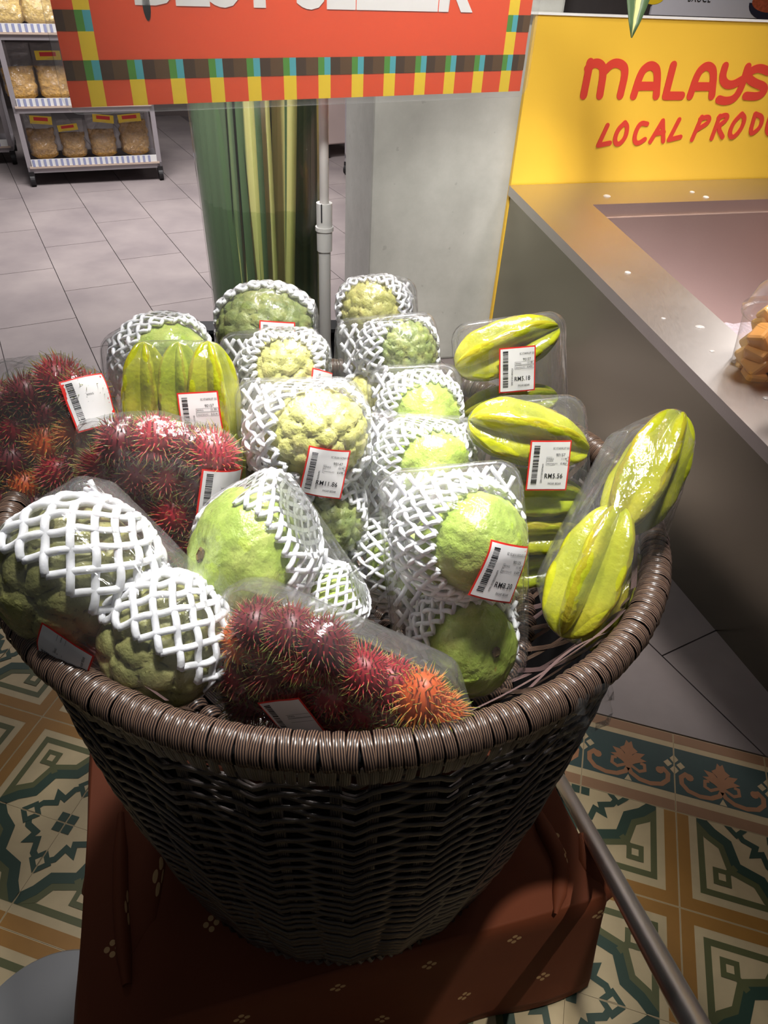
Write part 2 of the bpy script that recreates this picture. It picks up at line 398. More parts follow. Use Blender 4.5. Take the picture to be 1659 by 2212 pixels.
# patterned tile, unit 1 = TS, corner (0,0) = ochre crossing, (1,1) = block centre
b = MB(); tile_base(b, 1, 1, 0); b.v = [Vector((v.x, v.y, v.z/TS)) for v in b.v]
g = .008; Z = lambda k: .0015*k
b.poly([(g, g, Z(1)), (1-g, g, Z(1)), (1-g, .125, Z(1)), (.125, .125, Z(1)), (.125, 1-g, Z(1)), (g, 1-g, Z(1))], 1)
band(b, [(.235, 1-g), (.235, .235), (1-g, .235)], .062, Z(1), 2)
ring = [(.26, 1-g), (.26, .975), (.36, .88), (.50, .80), (.57, .57), (.80, .50), (.88, .36), (.975, .26), (1-g, .26)]
band(b, [(p[0]-.045, p[1]-.045) if 1 < i < 7 else p for i, p in enumerate(ring)], .11, Z(2), 2)
band(b, ring, .10, Z(3), 3)
sq(b, .42, .42, .085, Z(4), 2, .0); sq(b, .42, .42, .034, Z(5), 0)
band(b, [(.46, .46), (.56, .56)], .06, Z(3.6), 2)
band(b, [(.60, 1-g), (.60, .975), (.66, .88), (.78, .84), (.75, .75), (.84, .78), (.88, .66), (.975, .60), (1-g, .60)], .06, Z(3), 3)
for (hx, hy) in ((.60, 1-g), (1-g, .60)):
    for (q, mi_, zz) in ((.115, 3, 4), (.045, 0, 5)):
        if hy > hx: b.poly([(hx-q, 1-g, Z(zz)), (hx, 1-g-q, Z(zz)), (hx+q, 1-g, Z(zz))], mi_)
        else: b.poly([(1-g, hy-q, Z(zz)), (1-g, hy+q, Z(zz)), (1-g-q, hy, Z(zz))], mi_)
sq(b, 1-.052, 1-.052, .044, Z(3.4), 3)
tm = mesh('patterned_tile', [v*TS for v in b.v], b.f, [M['cream'], M['ochre'], M['olive'], M['dgreen']], None, False, b.m)
def fwn(p): return Matrix.Translation(p)
for i in range(-13, 9):
    for j in range(-9, 1):
        # tile (i,j) spans corner C0+(i,j)*TS ; ochre crossings on even corners
        p = C0+e1*(i*TS)+e2*(j*TS)
        i_ = i; i = i+1 if i < -3 else i
        ci, cj = (i if i % 2 == 0 else i+1), (j if j % 2 == 0 else j+1)
        sx = 1 if i % 2 == 0 else -1; sy = 1 if j % 2 == 0 else -1
        i = i_; ci -= 1 if i < -3 else 0; org = C0+e1*(ci*TS)+e2*(cj*TS)
        ang = {(1, 1): 0, (-1, 1): 90, (-1, -1): 180, (1, -1): 270}[(sx, sy)]
        if org.length > 2.4: continue
        o = link('floor_tile', tm, floor, Matrix.Translation(org) @ Matrix.Rotation(A0+math.radians(ang), 4, 'Z'))
# border tile with scrolls; local x along e1, y along e2
b = MB(); tile_base(b, 1, 1, 0); b.v = [Vector((v.x, v.y, v.z/TS)) for v in b.v]
b.poly([(g, g, Z(1)), (1-g, g, Z(1)), (1-g, .13, Z(1)), (g, .13, Z(1))], 3)
b.poly([(g, .87, Z(1)), (1-g, .87, Z(1)), (1-g, 1-g, Z(1)), (g, 1-g, Z(1))], 3)
b.poly([(g, .22, Z(1)), (1-g, .22, Z(1)), (1-g, .80, Z(1)), (g, .80, Z(1))], 1)
def arc(cx, cy, r, a0, a1, n=10, k=0): return [(cx+(r+k*i)*math.cos(math.radians(a0+(a1-a0)*i/n)), cy+(r+k*i)*math.sin(math.radians(a0+(a1-a0)*i/n))) for i in range(n+1)]
for s in (-1, 1):
    f = lambda P: [(.5+s*(x-.5), y) for x, y in P]
    band(b, f([(.5, .40), (.53, .33), (.62, .275), (.74, .26), (.86, .29), (.925, .36), (.93, .44), (.88, .49), (.83, .47)]), .05, Z(2), 2)
    cen = f([(.84, .46)])[0]; b.poly([(cen[0]+.045*math.cos(a*.7), cen[1]+.045*math.sin(a*.7), Z(3)) for a in range(9)], 2)
    band(b, f([(.53, .42), (.62, .37), (.68, .40), (.675, .47), (.63, .48)]), .035, Z(2), 2)
    b.poly([(*q, Z(3+.3*s)) for q in f([(.5, .40), (.58, .46), (.70, .52), (.63, .54), (.68, .61), (.58, .60), (.5, .50)])][::s], 2)
b.poly([(.47, .38, Z(4)), (.53, .38, Z(4)), (.54, .56, Z(4)), (.60, .62, Z(4)), (.55, .66, Z(4)), (.53, .74, Z(4)), (.5, .71, Z(4)), (.47, .74, Z(4)), (.45, .66, Z(4)), (.40, .62, Z(4)), (.46, .56, Z(4))], 2)
b.poly([(.46, .225, Z(2)), (.54, .225, Z(2)), (.5, .30, Z(2))], 0)
for dx in (0, 1):
    for (u, v) in ((0, .07), (.07, 0), (0, -.07), (-.07, 0)):
        x = dx+u; 
        pts = [(x, .58+v+.048), (x+.048, .58+v), (x, .58+v-.048), (x-.048, .58+v)]
        pts = [(min(max(q[0], g), 1-g), q[1], Z(3)) for q in pts]
        if (dx == 0 and u >= 0) or (dx == 1 and u <= 0): b.poly(pts[::-1], 0)
bm_ = mesh('border_tile', [v*TS for v in b.v], b.f, [M['cream'], M['teal'], M['terra'], M['bandtan']], None, False, b.m)
for i in range(-14, 9):
    link('border_tile', bm_, floor, Matrix.Translation(C0+e1*(i*TS)+e2*TS) @ Matrix.Rotation(A0, 4, 'Z'))
# grey tiles on the diagonal grid, clipped at the border line
GE = Vector((.5, -.866, 0)); GN = Vector((.866, .5, 0)); bl0 = C0+e2*(2*TS+.004)
def clip(poly):
    out = []
    for i, p in enumerate(poly):
        q = poly[(i+1) % len(poly)]; dp = (p-bl0).dot(e2); dq = (q-bl0).dot(e2)
        if dp >= 0: out.append(p)
        if dp*dq < 0: out.append(p+(q-p)*(dp/(dp-dq)))
    return out
cnt = 0; far = MB(); cand = []
for k in range(-16, 22):
    n0 = .25+.33*(k)
    for j in range(-14, 4):
        t0 = -3.649+.66*j+(.33 if k % 2 else 0)+.66*5-.35*.0
        gp = .0018
        poly = [GN*(n0+gp)+GE*(t0+gp), GN*(n0+.33-gp)+GE*(t0+gp), GN*(n0+.33-gp)+GE*(t0+.66-gp), GN*(n0+gp)+GE*(t0+.66-gp)]
        c = sum(poly, Vector())/4
        if c.y > 7.3 or c.x < -5.9 or c.x > 3.4: continue
        poly = clip(poly)
        if len(poly) < 3: continue
        base = poly[0]; n = len(poly)
        vs = [p-base for p in poly]+[p-base-Vector((0, 0, .012)) for p in poly]
        fs = [tuple(range(n))[::-1]]+[(i, (i+1) % n, (i+1) % n+n, i+n) for i in range(n)]
        cand.append((c.length, base, vs, fs))
cand.sort(key=lambda q: q[0])
for k, (d_, base, vs, fs) in enumerate(cand):
    if k < 290: me = mesh('grey_tile', vs, fs, M['grey_tile'], None, False); me.validate(); link('grey_tile', me, floor, Matrix.Translation(base))
    else: far.add([v+base for v in vs], fs)
if far.f: far.build('far_grey_tiles', M['grey_tile'], floor)['kind'] = 'stuff'

# ================================================================= COUNTER, BOARD, PILLAR
a_ = onz(1463, 1275, 0); b_ = onz(1659, 1508, 0); SD = (b_-a_).normalized(); SN = Vector((-SD.y, SD.x, 0))   # side plane, normal into the counter
P = onplane(1100, 400, a_, SN); S = onplane(1640, 945, a_, SN)
BD = Vector((math.cos(math.radians(17)), math.sin(math.radians(17)), 0)); BN = Vector((-BD.y, BD.x, 0))
Rr = onplane(1659, 385, P, BN)
TN = (S-P).cross(Rr-P).normalized(); TN = TN if TN.z > 0 else -TN
In = onplane(1280, 442, P, TN); In2 = onplane(1530, 670, P, TN); In3 = onplane(1659, 430, P, TN)
sdir = (S-P).normalized(); bdir = (Rr-P).normalized()
Pf = P+sdir*2.25; Pr = P+bdir*1.7; Prf = Pf+bdir*1.7
idir = (In2-In).normalized(); ibd = (In3-In).normalized()
I0 = In; I1 = In+sdir*2.02+(idir-sdir)*1.2; I2 = In+ibd*1.25; I3 = I2+(I1-In)
org = Vector((P.x, P.y, 0))
ctr = empty('ice_counter', org, 'large stainless steel ice display counter with a sloping rim behind the basket', 'counter')
L_ = lambda v: v-org
dn = Vector((0, 0, -1))
b = MB()   # outer body
lip = .03
def quad(b, p, q, r, s, mi=0): b.add([L_(p), L_(q), L_(r), L_(s)], [(0, 1, 2, 3)], mi)
flr = lambda v: Vector((v.x, v.y, .0))
body = MB()
quad(body, P+dn*lip+SN*.012, flr(P)+SN*.012, flr(Pf)+SN*.012, Pf+dn*lip+SN*.012)
quad(body, Pf+dn*lip+SN*.012, flr(Pf)+SN*.012, flr(Prf), Prf+dn*lip)
quad(body, flr(P)+SN*.012, P+dn*lip+SN*.012, Pr+dn*lip, flr(Pr)); quad(body, Pr+dn*lip, flr(Pr), flr(Prf), Prf+dn*lip)
body.build('body', M['steel'], ctr)
rim = MB()
o4 = [P, Pf, Prf, Pr]; i4 = [I0, I1, I3, I2]
for k in range(4):
    quad(rim, o4[k], o4[(k+1) % 4], i4[(k+1) % 4], i4[k])
    quad(rim, o4[k], o4[k]+dn*(lip+.004), o4[(k+1) % 4]+dn*(lip+.004), o4[(k+1) % 4])
    quad(rim, o4[k]+dn*(lip+.004), o4[k]+dn*(lip+.004)+(i4[k]-o4[k]).normalized()*.03, o4[(k+1) % 4]+dn*(lip+.004)+(i4[(k+1) % 4]-o4[(k+1) % 4]).normalized()*.03, o4[(k+1) % 4]+dn*(lip+.004))
ro = rim.build('top_rim', M['steel_top'], ctr, bevel=.003)
bas = MB(); dep = .56
for k in range(4):
    p, q = i4[k], i4[(k+1) % 4]; c = sum(i4, Vector())/4
    pi, qi = p+(c-p)*.01, q+(c-q)*.01
    quad(bas, p, q, q+dn*.045, p+dn*.045)
    quad(bas, p+dn*.045, q+dn*.045, qi+dn*.045, pi+dn*.045)
    quad(bas, pi+dn*.045, qi+dn*.045, qi+dn*dep, pi+dn*dep)
bas.build('basin', M['steel_basin'], ctr)
ice = MB(); N = 30; cupp = at(1655, 800, 1.85)+Vector((0, 0, -.035))
vs = []
for i in range(N+1):
    for j in range(N+1):
        p = I0.lerp(I1, i/N).lerp(I2.lerp(I3, i/N), j/N)+dn*(dep-.06)
        hq = (Vector((p.x-cupp.x, p.y-cupp.y))).length; vs.append(L_(p)+Vector((0, 0, .012*noise.noise(p*25)+max(0, cupp.z-p.z)*math.exp(-(hq/.16)**6))))
ice.add(vs, [(i*(N+1)+j, (i+1)*(N+1)+j, (i+1)*(N+1)+j+1, i*(N+1)+j+1) for i in range(N) for j in range(N)])
io = ice.build('ice_bed', M['ice'], ctr, smooth=True)
# water drops on the rim
MDROP_ = 0
def drop(px, py, r, lbl, el=1.6):
    p = onplane(px, py, P, TN); b = MB(); r = r*1.5
    b.lathe([(r*math.cos(t), r*.45*math.sin(t)) for t in [k*math.pi/12 for k in range(6)]]+[(r*.05, r*.45)], 14, cap1=True)
    o = b.build('water_drop', MDROP, None, frame(p+TN*.0004, bdir, TN) @ Matrix.Rotation(-.3, 4, 'Z') @ Matrix.Diagonal((el, 1, 1, 1)), smooth=True)
    tag(o, lbl, 'water drop', 'water drops on the steel rim')
MDROP = clear('water_drop', .15, .8, .05, .38, 5, 0, .001)  # white haze in the colour stands for bright reflections on the drops
for (x, y, r, w, l) in ((1512, 707, .0055, 1.7, 'long clear water drop on the upper middle of the steel rim'), (1538, 759, .0035, 1.5, 'small water drop below the long one on the steel rim'),
        (1591, 782, .0055, 1.9, 'teardrop-shaped water drop, largest of the cluster low on the steel rim'), (1607, 771, .003, 1.4, 'small drop just above the teardrop-shaped drop'),
        (1620, 801, .0036, 1.5, 'round drop just below right of the teardrop-shaped drop'), (1634, 787, .0019, 1.2, 'tiny upper drop near the inner edge of the rim'),
        (1635, 794, .0022, 1.2, 'tiny lower drop near the inner edge of the rim'), (1655, 861, .005, 1.3, 'water drop lowest on the steel rim at the frame edge'),
        (1356, 589, .005, 1.3, 'round clear drop high on the side rim, nearest the yellow board'), (1311, 424, .007, 1.3, 'water drop on the back rim below the first red letter'),
        (1495, 415, .005, 1.3, 'small upper drop on the back rim under the board'), (1525, 426, .006, 1.3, 'lower wide drop on the back rim under the board'),
        (1433, 688, .003, 1.5, 'flat faint drop on the side rim left of the long drop')):
    drop(x, y, r, l, w)
# fruit cup
cp = onplane(1650, 775, P, TN); cup_o = at(1655, 800, 1.85)
cup = empty('fruit_cup', cup_o+Vector((0, 0, -.03)), 'clear plastic cup of cut orange melon with a domed lid in the steel counter', 'fruit cup')
R = .106
b = MB(); b.lathe([(R*.8, 0), (R*.98, .17), (R*1.05, .172), (R*1.05, .18)], 40, cap0=True); b.build('cup_wall', M['tray'], cup, smooth=True)
b = MB(); b.lathe([(R*1.06, .178), (R*1.06, .186), (R*.98, .195), (R*.85, .24), (R*.55, .27), (R*.1, .28)], 40); b.build('lid', M['tray'], cup, smooth=True)
rnd = random.Random(3)
for k in range(34):
    b = MB(); s = rnd.uniform(.046, .062)
    q = Matrix.Rotation(rnd.uniform(0, 3), 3, Vector((rnd.random(), rnd.random(), rnd.random())).normalized())
    lay = k//7; a = k*.95+lay*.5; rr = R*.55 if k % 7 else 0
    b.box((rr*math.cos(a), rr*math.sin(a), .026+lay*.034), (s, s*.9, s*.8), 0, q)
    b.build('melon_piece', M['melon_b' if k % 3 == 0 else 'melon'], cup, bevel=.009)
cup2 = empty('fruit_cup', at(1760, 860, 1.62), 'pink-labelled fruit cup at the frame edge below the melon cup', 'fruit cup')
b = MB(); b.lathe([(.05, 0), (.06, .09)], 30, cap0=True); b.build('cup_wall', M['tray'], cup2, smooth=True)
b = MB(); b.lathe([(.048, .005), (.056, .08), (0.001, .082)], 30, cap0=True); b.build('fruit_filling', M['pink'], cup2, smooth=True)
b = MB(); b.lathe([(.064, .088), (.064, .096), (.001, .098)], 30); b.build('lid', M['pink'], cup2, smooth=True)

# pillar
pil0 = P+BN*.035-BD*.515
b = MB(); b.box((.32, .22, 1.45), (.64, .44, 2.9))
po = b.build('pillar', M['concrete'], None, frame((pil0.x, pil0.y, 0), BD), bevel=.012); tag(po, 'square grey painted concrete pillar behind the basket', None, None, 'structure')
# yellow board
bo = empty('display_board', frame(Vector((P.x, P.y, 0))+BN*.004-BD*.012, BD), 'yellow board with red MALAYSIA LOCAL PRODUCE lettering behind the steel counter', 'sign')
bmi = bo.matrix_world.inverted()
b = MB(); b.box((.861, .011, .62), (1.68, .02, 1.216)); b.build('board_panel', M['board_yellow'], bo, bevel=.0015)
b = MB(); b.box((.85, .009, 1.2315), (1.70, .026, .006)); b.build('edge_trim', M['white_plastic'], bo)
CNT = [0]
def stroke_letter(name, strokes, w, off, conv, Pn, n, inv, mat, parent, label=None, th=.0015):
    """letter built of round-ended strokes on the plane (Pn, n)"""
    b = MB(); ax = n.normalized()
    for st in strokes:
        if len(st) > 4 or (len(st) == 4 and st[0] != st[-1]):
            for _ in range(2): st = [st[0]]+[q for a, c in zip(st, st[1:]) for q in ((a[0]*.75+c[0]*.25, a[1]*.75+c[1]*.25), (a[0]*.25+c[0]*.75, a[1]*.25+c[1]*.75))]+[st[-1]]
        pts = [inv @ onplane(*conv(*p), Pn, n) for p in st]
        # width in metres
        y0 = off
        CNT[0] += 1; cnt_ = CNT[0]*31 % 997
        for i in range(len(pts)-1):
            p, q = pts[i], pts[i+1]; d = Vector((q.x-p.x, 0, q.z-p.z)); 
            if d.length < 1e-6: continue
            d.normalize(); u = Vector((-d.z, 0, d.x))*w/2
            ring_ = []
            for (c, sgn, base) in ((q, 1, d), (p, -1, -d)):
                for k in range(7):
                    a = -math.pi/2+math.pi*k/6
                    v = base*math.cos(a)*w/2+(u*sgn*-1)*(-math.sin(a)) if False else base*math.cos(a)*w/2+(Vector((-base.z, 0, base.x))*math.sin(a))*w/2
                    ring_.append(Vector((c.x+v.x, y0-(cnt_+i % 30)*.0000015, c.z+v.z)))
            nn = len(ring_); back = [Vector((v.x, y0+th, v.z)) for v in ring_]
            b.add(ring_+back, [tuple(range(nn))[::-1]]+[(k, (k+1) % nn, (k+1) % nn+nn, k+nn) for k in range(nn)])
    return tag(b.build(name, mat, parent), label)
z2 = lambda x, y: (830+x*.49970, y*.49970)
Pb = bo.matrix_world @ Vector((0, 0, 0))
ML = {
 'M': [[(862, 412), (890, 270)], [(880, 296), (905, 272), (932, 274), (950, 300), (932, 412)], [(948, 312), (985, 272), (1022, 274), (1046, 302), (1020, 412)]],
 'A': [[(1078, 414), (1110, 312), (1140, 284), (1163, 284), (1183, 306), (1176, 414)], [(1100, 372), (1178, 372)]],
 'L': [[(1250, 282), (1216, 414), (1285, 414)]],
 'A2': [[(1322, 414), (1355, 316), (1385, 286), (1408, 286), (1426, 310), (1416, 414)], [(1345, 374), (1420, 374)]],
 'Y': [[(1474, 286), (1460, 335), (1474, 364), (1505, 368), (1545, 345)], [(1572, 290), (1540, 390), (1510, 430), (1472, 438), (1446, 430)]],
 'S': [[(1660, 308), (1622, 292), (1584, 306), (1570, 334), (1598, 358), (1640, 372), (1646, 395), (1616, 418), (1562, 414)]],
 'I': [[(1720, 300), (1690, 415)]],
 'A3': [[(1755, 414), (1792, 322), (1822, 290), (1850, 290), (1866, 314), (1856, 414)], [(1780, 376), (1860, 376)]]}
for k, st in ML.items(): stroke_letter('letter', st, .0275, -.0008, z2, Pb, BN, bmi, M['board_red'], bo)
LP = [[[(965, 542), (925, 628), (975, 618)]], [[(1040, 530), (1008, 562), (994, 610), (1010, 628), (1042, 598), (1052, 548), (1040, 530)]],
 [[(1136, 536), (1108, 530), (1086, 570), (1080, 610), (1096, 622), (1126, 602)]], [[(1150, 612), (1204, 522), (1206, 610)], [(1176, 576), (1208, 572)]],
 [[(1275, 517), (1230, 604), (1280, 592)]], [[(1372, 506), (1330, 603)], [(1366, 514), (1403, 502), (1405, 528), (1352, 560)]],
 [[(1450, 502), (1415, 598)], [(1446, 507), (1480, 494), (1484, 515), (1440, 548), (1462, 592)]],
 [[(1545, 492), (1508, 530), (1490, 580), (1506, 598), (1542, 560), (1560, 512), (1545, 492)]],
 [[(1604, 492), (1576, 588), (1626, 552), (1636, 505), (1604, 492)]], [[(1672, 490), (1650, 560), (1665, 584), (1700, 560), (1722, 486)]],
 [[(1800, 485), (1768, 500), (1750, 560), (1766, 580), (1792, 562)]], [[(1866, 480), (1826, 485), (1808, 570), (1850, 565)], [(1818, 525), (1850, 520)]]]
for st in LP: stroke_letter('small_letter', st, .0165, -.0008, z2, Pb, BN, bmi, M['board_red'], bo)

# poster and dark panel seen over the board
pw = empty('poster', frame(P+BN*.32+BD*.30+Vector((0, 0, .62)), BD), 'cool white poster with a navy bowl of food, above the yellow board', 'poster')
PPn = pw.matrix_world.translation; pinv = pw.matrix_world.inverted()
pc = [pinv @ onplane(x, y, PPn, BN) for x, y in ((1405, 31), (1700, 43))]
b = MB(); z0 = (pc[0].z+pc[1].z)/2; b.box((pc[0].x+.6, .006, z0+.35), (1.2, .01, .7)); b.build('sheet', M['poster_white'], pw)
def disc_print(name, px, py, rx, ry, mat, off, half=False):
    c = pinv @ onplane(px, py, PPn, BN); b = MB(); n = 28; ks = range(n//2+1) if half else range(n)
    b.poly([(c.x+rx*math.cos(math.pi+2*math.pi*k/n), off, c.z+ry*math.sin(math.pi+2*math.pi*k/n)) for k in ks]); return b.build(name, mat, pw)
disc_print('bowl_print', 1668, 8, .105, .055, M['poster_bowl'], -.0004, True)
disc_print('food_print', 1668, 4, .092, .035, M['poster_food'], -.0008)
disc_print('food_print', 1412, -6, .045, .022, M['sign_yellow'], -.0004)
def text_mesh(txt, size, bold=0.0, spacing=1.0, sx=1.0):
    c = bpy.data.curves.new('t', 'FONT'); c.body = txt; c.size = size; c.offset = bold; c.resolution_u = 3; c.space_character = spacing
    o = bpy.data.objects.new('t', c); SC.collection.objects.link(o)
    dg = bpy.context.evaluated_depsgraph_get(); me = o.evaluated_get(dg).to_mesh()
    vs = [(v.co.x*sx, v.co.y) for v in me.vertices]; fs = [tuple(p.vertices) for p in me.polygons]
    o.evaluated_get(dg).to_mesh_clear(); bpy.data.objects.remove(o); bpy.data.curves.remove(c)
    return vs, fs
def flat_text(name, txt, size, parent, x, z, off, mat, bold=0, spacing=1.0, slope=0, sx=1):
    vs, fs = text_mesh(txt, size, bold, spacing, sx)
    return link(name, mesh(name, [(x+a, off, z+c_+a*slope) for a, c_ in vs], fs, mat, None, False), parent)
c = pinv @ onplane(1485, 3, PPn, BN); flat_text('poster_text', 'SAUCE', .030, pw, c.x, c.z, -.0006, M['ink'], .0004, 1.15)
dp = empty('wall_panel', frame(P+BN*.5+BD*.10+Vector((0, 0, .0)), BD), 'dark grey wall panel with a teal and yellow print behind the pillar', 'panel')
b = MB(); b.box((1.0, 0, 1.3), (1.9, .02, 2.4)); b.build('panel', plain('charcoal_panel', (72, 68, 70), .5), dp)
b = MB(); b.box((.17, -.012, 1.5), (.20, .004, .8)); b.build('teal_print', M['dteal'], dp)
b = MB(); b.lathe([(.10, 0), (.10, .003)], 30, cap1=True, mat=Matrix.Translation((.06, -.014, 1.52)) @ Matrix.Rotation(math.pi/2, 4, 'X')); b.build('yellow_print', M['sign_yellow'], dp)
b = MB(); b.box((1.0, -.02, 1.262), (1.8, .02, .05)); b.build('red_strip', plain('dull_red', (120, 24, 40), .6), dp)

# far walls
b = MB(); b.box((-.5, 7.6, 1.5), (13, .1, 3.4)); tag(b.build('wall_back', M['dull_wall']), None, None, None, 'structure')
b = MB(); b.box((-6.2, 3, 1.5), (.1, 9.4, 3.4)); tag(b.build('wall_left', M['dull_wall']), None, None, None, 'structure')

# ================================================================= SNACK RACKS
def snack_bag(parent_m, x, y, z, w, h, mat, label, group, hdr=True, full=.68, seed=0):
    t = empty('snack_bag', parent_m @ Matrix.Translation((x, y, z)), label, 'snack bag', group)
    rnd = random.Random(seed)
    def blob(w, d, h, top, amp, nz=14, na=26):
        vs = []
        for i in range(nz+1):
            u = i/nz; k = (1-abs(2*u-1)**5)**.3 if top else 1
            kk = min(1, (u*7)**.5) if u < .15 else 1
            dd = d*(1-u**2.2*.85)*kk; ww = w*(kk*.92+.08)
            for j in range(na):
                a = 2*math.pi*j/na; ca, sa = math.cos(a), math.sin(a)
                px = ww/2*math.copysign(abs(ca)**.6, ca); py = dd/2*math.copysign(abs(sa)**.8, sa)
                p = Vector((px, py, u*h)); q = noise.noise((p+Vector((seed, 0, 0)))*34)*amp
                vs.append(p+Vector((ca*q, sa*q, q*.4)))
        fs = [(i*na+j, i*na+(j+1) % na, (i+1)*na+(j+1) % na, (i+1)*na+j) for i in range(nz) for j in range(na)]
        fs += [tuple(range(na))[::-1], tuple(nz*na+j for j in range(na))]
        return vs, fs
    vs, fs = blob(w*.95, w*.55, h*full, False, .016); o = link('snacks', mesh('snacks', vs, fs, mat, [(v[0], v[2]) for v in vs]), t)
    vs, fs = blob(w*1.04, w*.62, h, False, .006); link('clear_bag', mesh('clear_bag', vs, fs, M['bag'], [(v[0], v[2]) for v in vs]), t)
    if hdr:
        b = MB(); b.box((0, -w*.16, h*.80), (w*.78, .004, h*.16)); b.box((0, -w*.165, h*.82), (w*.5, .003, h*.07), 1)
        b.build('header_card', [M['header'], M['header_red']], t, Matrix.Rotation(rnd.uniform(-.12, .12), 4, 'Y'))
    return t
RA = onz(75, 402, 0); RB = onz(345, 388, 0); RD = (RB-RA).normalized(); RM = frame(RA, RD)
def rack(mat, w, dp, levels, hgt, label):
    t = empty('wheeled_rack', mat, label, 'rack')
    for x in (0, w):
        for y in (0, dp):
            b = MB(); b.box((x, y, (hgt+.09)/2), (.03, .03, hgt-.09)); b.build('post', M['shelf_metal'], t)
            b = MB(); b.lathe([(.001, -.014), (.036, -.014), (.036, .014), (.001, .014)], 20, mat=Matrix.Translation((x, y, .036)) @ Matrix.Rotation(math.pi/2, 4, 'Y')); b.box((x, y, .07), (.035, .04, .04)); b.build('caster', M['rubber'], t)
    for z in levels:
        b = MB(); b.box((w/2, dp/2, z-.03), (w+.03, dp+.03, .035)); s = b.build('shelf', M['shelf_metal'], t)
        b = MB(); b.box((w/2, -.022, z-.012), (w, .006, .012)); b.build('wood_edge', M['shelf_wood'], s)
        b = MB(); b.box((w/2, -.02, z+.014), (w-.03, .004, .045)); b.build('ticket_strip', M['white_plastic'], s)
        b = MB()
        for k in range(int((w-.05)/.035)): b.box((.03+k*.035, -.0235, z+.014), (.015, .003, .043))
        st = b.build('stripe_print', M['blue_ticket'], s); st['kind'] = 'stuff'
    return t
rk = rack(RM, .83, .42, (.13, .48, .87), 1.25, 'grey wheeled shelf rack of bagged golden snacks, left of the vase')
for k, (x, w, h, f) in enumerate(((.11, .17, .30, .62), (.30, .16, .24, .66), (.49, .17, .30, .58), (.70, .19, .30, .75))):
    snack_bag(RM, x, .12, .135, w, h, M['snack_b'], ('leftmost', 'second', 'third', 'rightmost, fullest')[k]+' clear snack bag with red and yellow header on the bottom shelf', 'snack bags on the bottom shelf', True, f, k)
for k, x in enumerate((.06, .26, .46, .66)):
    snack_bag(RM, x, .12, .485, .19, .31, M['snack'], ('headerless snack bag at the left end of the middle shelf', 'snack bag with header card, second on the middle shelf', 'third snack bag on the middle shelf, behind the orange sign', 'last snack bag on the middle shelf, behind the orange sign')[k], 'snack bags on the middle shelf', k != 0, .6, 10+k)
for k, x in enumerate((.07, .26, .45, .64)):
    snack_bag(RM, x, .13, .875, .2, .26, M['snack_c'], ('pale golden snack bag at the left end of the top shelf', 'second pale golden snack bag on the top shelf', 'third snack bag on the top shelf, behind the orange sign', 'last snack bag on the top shelf, behind the orange sign')[k], 'snack bags on the top shelf', False, .9, 20+k)
RM2 = RM @ Matrix.Translation((-.92, .62, 0))
rack(RM2, .8, .42, (.13, .48, .87), 1.25, 'second grey wheeled rack at the left frame edge behind the first')
for k, x in enumerate((.45, .66)):
    snack_bag(RM2, x, .12, .485, .19, .31, M['snack_c'], ('snack bag on the far left rack', 'snack bag at the right end of the far left rack')[k], 'snack bags on the far left rack', False, .7, 30+k)
GA = onz(755, 378, 0); GM = frame(GA, (.95, -.55, 0))
gr = rack(GM @ Matrix.Translation((-.02, 0, 0)), .5, .45, (.16, .62), 1.1, 'far wheeled rack glimpsed between pole and pillar')
for k, (x, c, hh) in enumerate(((.05, 'sign_yellow', .3), (.2, 'sign_yellow', .22), (.34, 'snack', .3))):
    b = MB(); b.box((0, 0, hh/2), (.11, .16, hh)); o = b.build('carton', M[c], None, GM @ Matrix.Translation((x+.02, .12, .166)), bevel=.004)
    tag(o, ('tall yellow carton on the far rack beside the pole', 'short yellow carton on the far rack', 'tan carton on the far rack beside the pillar')[k], 'carton', 'cartons on the far rack')
G2 = frame(onz(712, 352, 0)+Vector((-.25, .35, 0)), (.5, -.75, 0))
cb = empty('white_cabinet', G2, 'white low cabinet with grey feet far behind the pole', 'cabinet')
b = MB(); b.box((.0, .25, .5), (.62, .45, .8)); b.build('body', plain('offwhite_panel', (204, 184, 180), .5, var=.05, scale=6), cb, bevel=.01)
for x in (-.27, .27):
    b = MB(); b.box((x, .06, .05), (.05, .06, .1)); b.build('foot', M['rubber'], cb)

# ================================================================= SIGN, POLE
sa = math.radians(29); SDr = Vector((math.cos(sa), math.sin(sa), 0)); SNr = Vector((-SDr.y, SDr.x, 0))
SP = at(697, 215, .95); SM = frame((SP.x, SP.y, 0), SDr); sinv = SM.inverted()
sg = empty('poster_holder', SM, 'orange-red best seller sign with checked border in a clear holder on the white pole', 'sign')
sp = lambda x, y: sinv @ onplane(x, y, SP, SNr)
c00 = sp(155, 228); c10 = sp(1122, 200); row1 = sp(142, 170).z; row2 = sp(135, 126).z
x0 = c00.x; x1 = c10.x; zb = (c00.z+c10.z)/2; r1 = zb+.0365*.65/.65; 
zr1 = row1-c00.z+zb; zr2 = row2-c00.z+zb
Yp = -.0012
b = MB()
def rect(b, xa, xb, za, zc, mi, off=0.0): b.add([(xa, Yp-off, za), (xb, Yp-off, za), (xb, Yp-off, zc), (xa, Yp-off, zc)], [(0, 1, 2, 3)], mi)
zt = zb+.42
b.box(((x0+x1)/2, 0, (zb+zt)/2), (x1-x0, .001, zt-zb), 0)
ya = sp(197, 226).x-sp(155, 228).x; yw = sp(230, 224).x-sp(197, 226).x
xy0 = x0+ya
xyN = x1-(ya)-yw
per = (xyN-xy0)/12
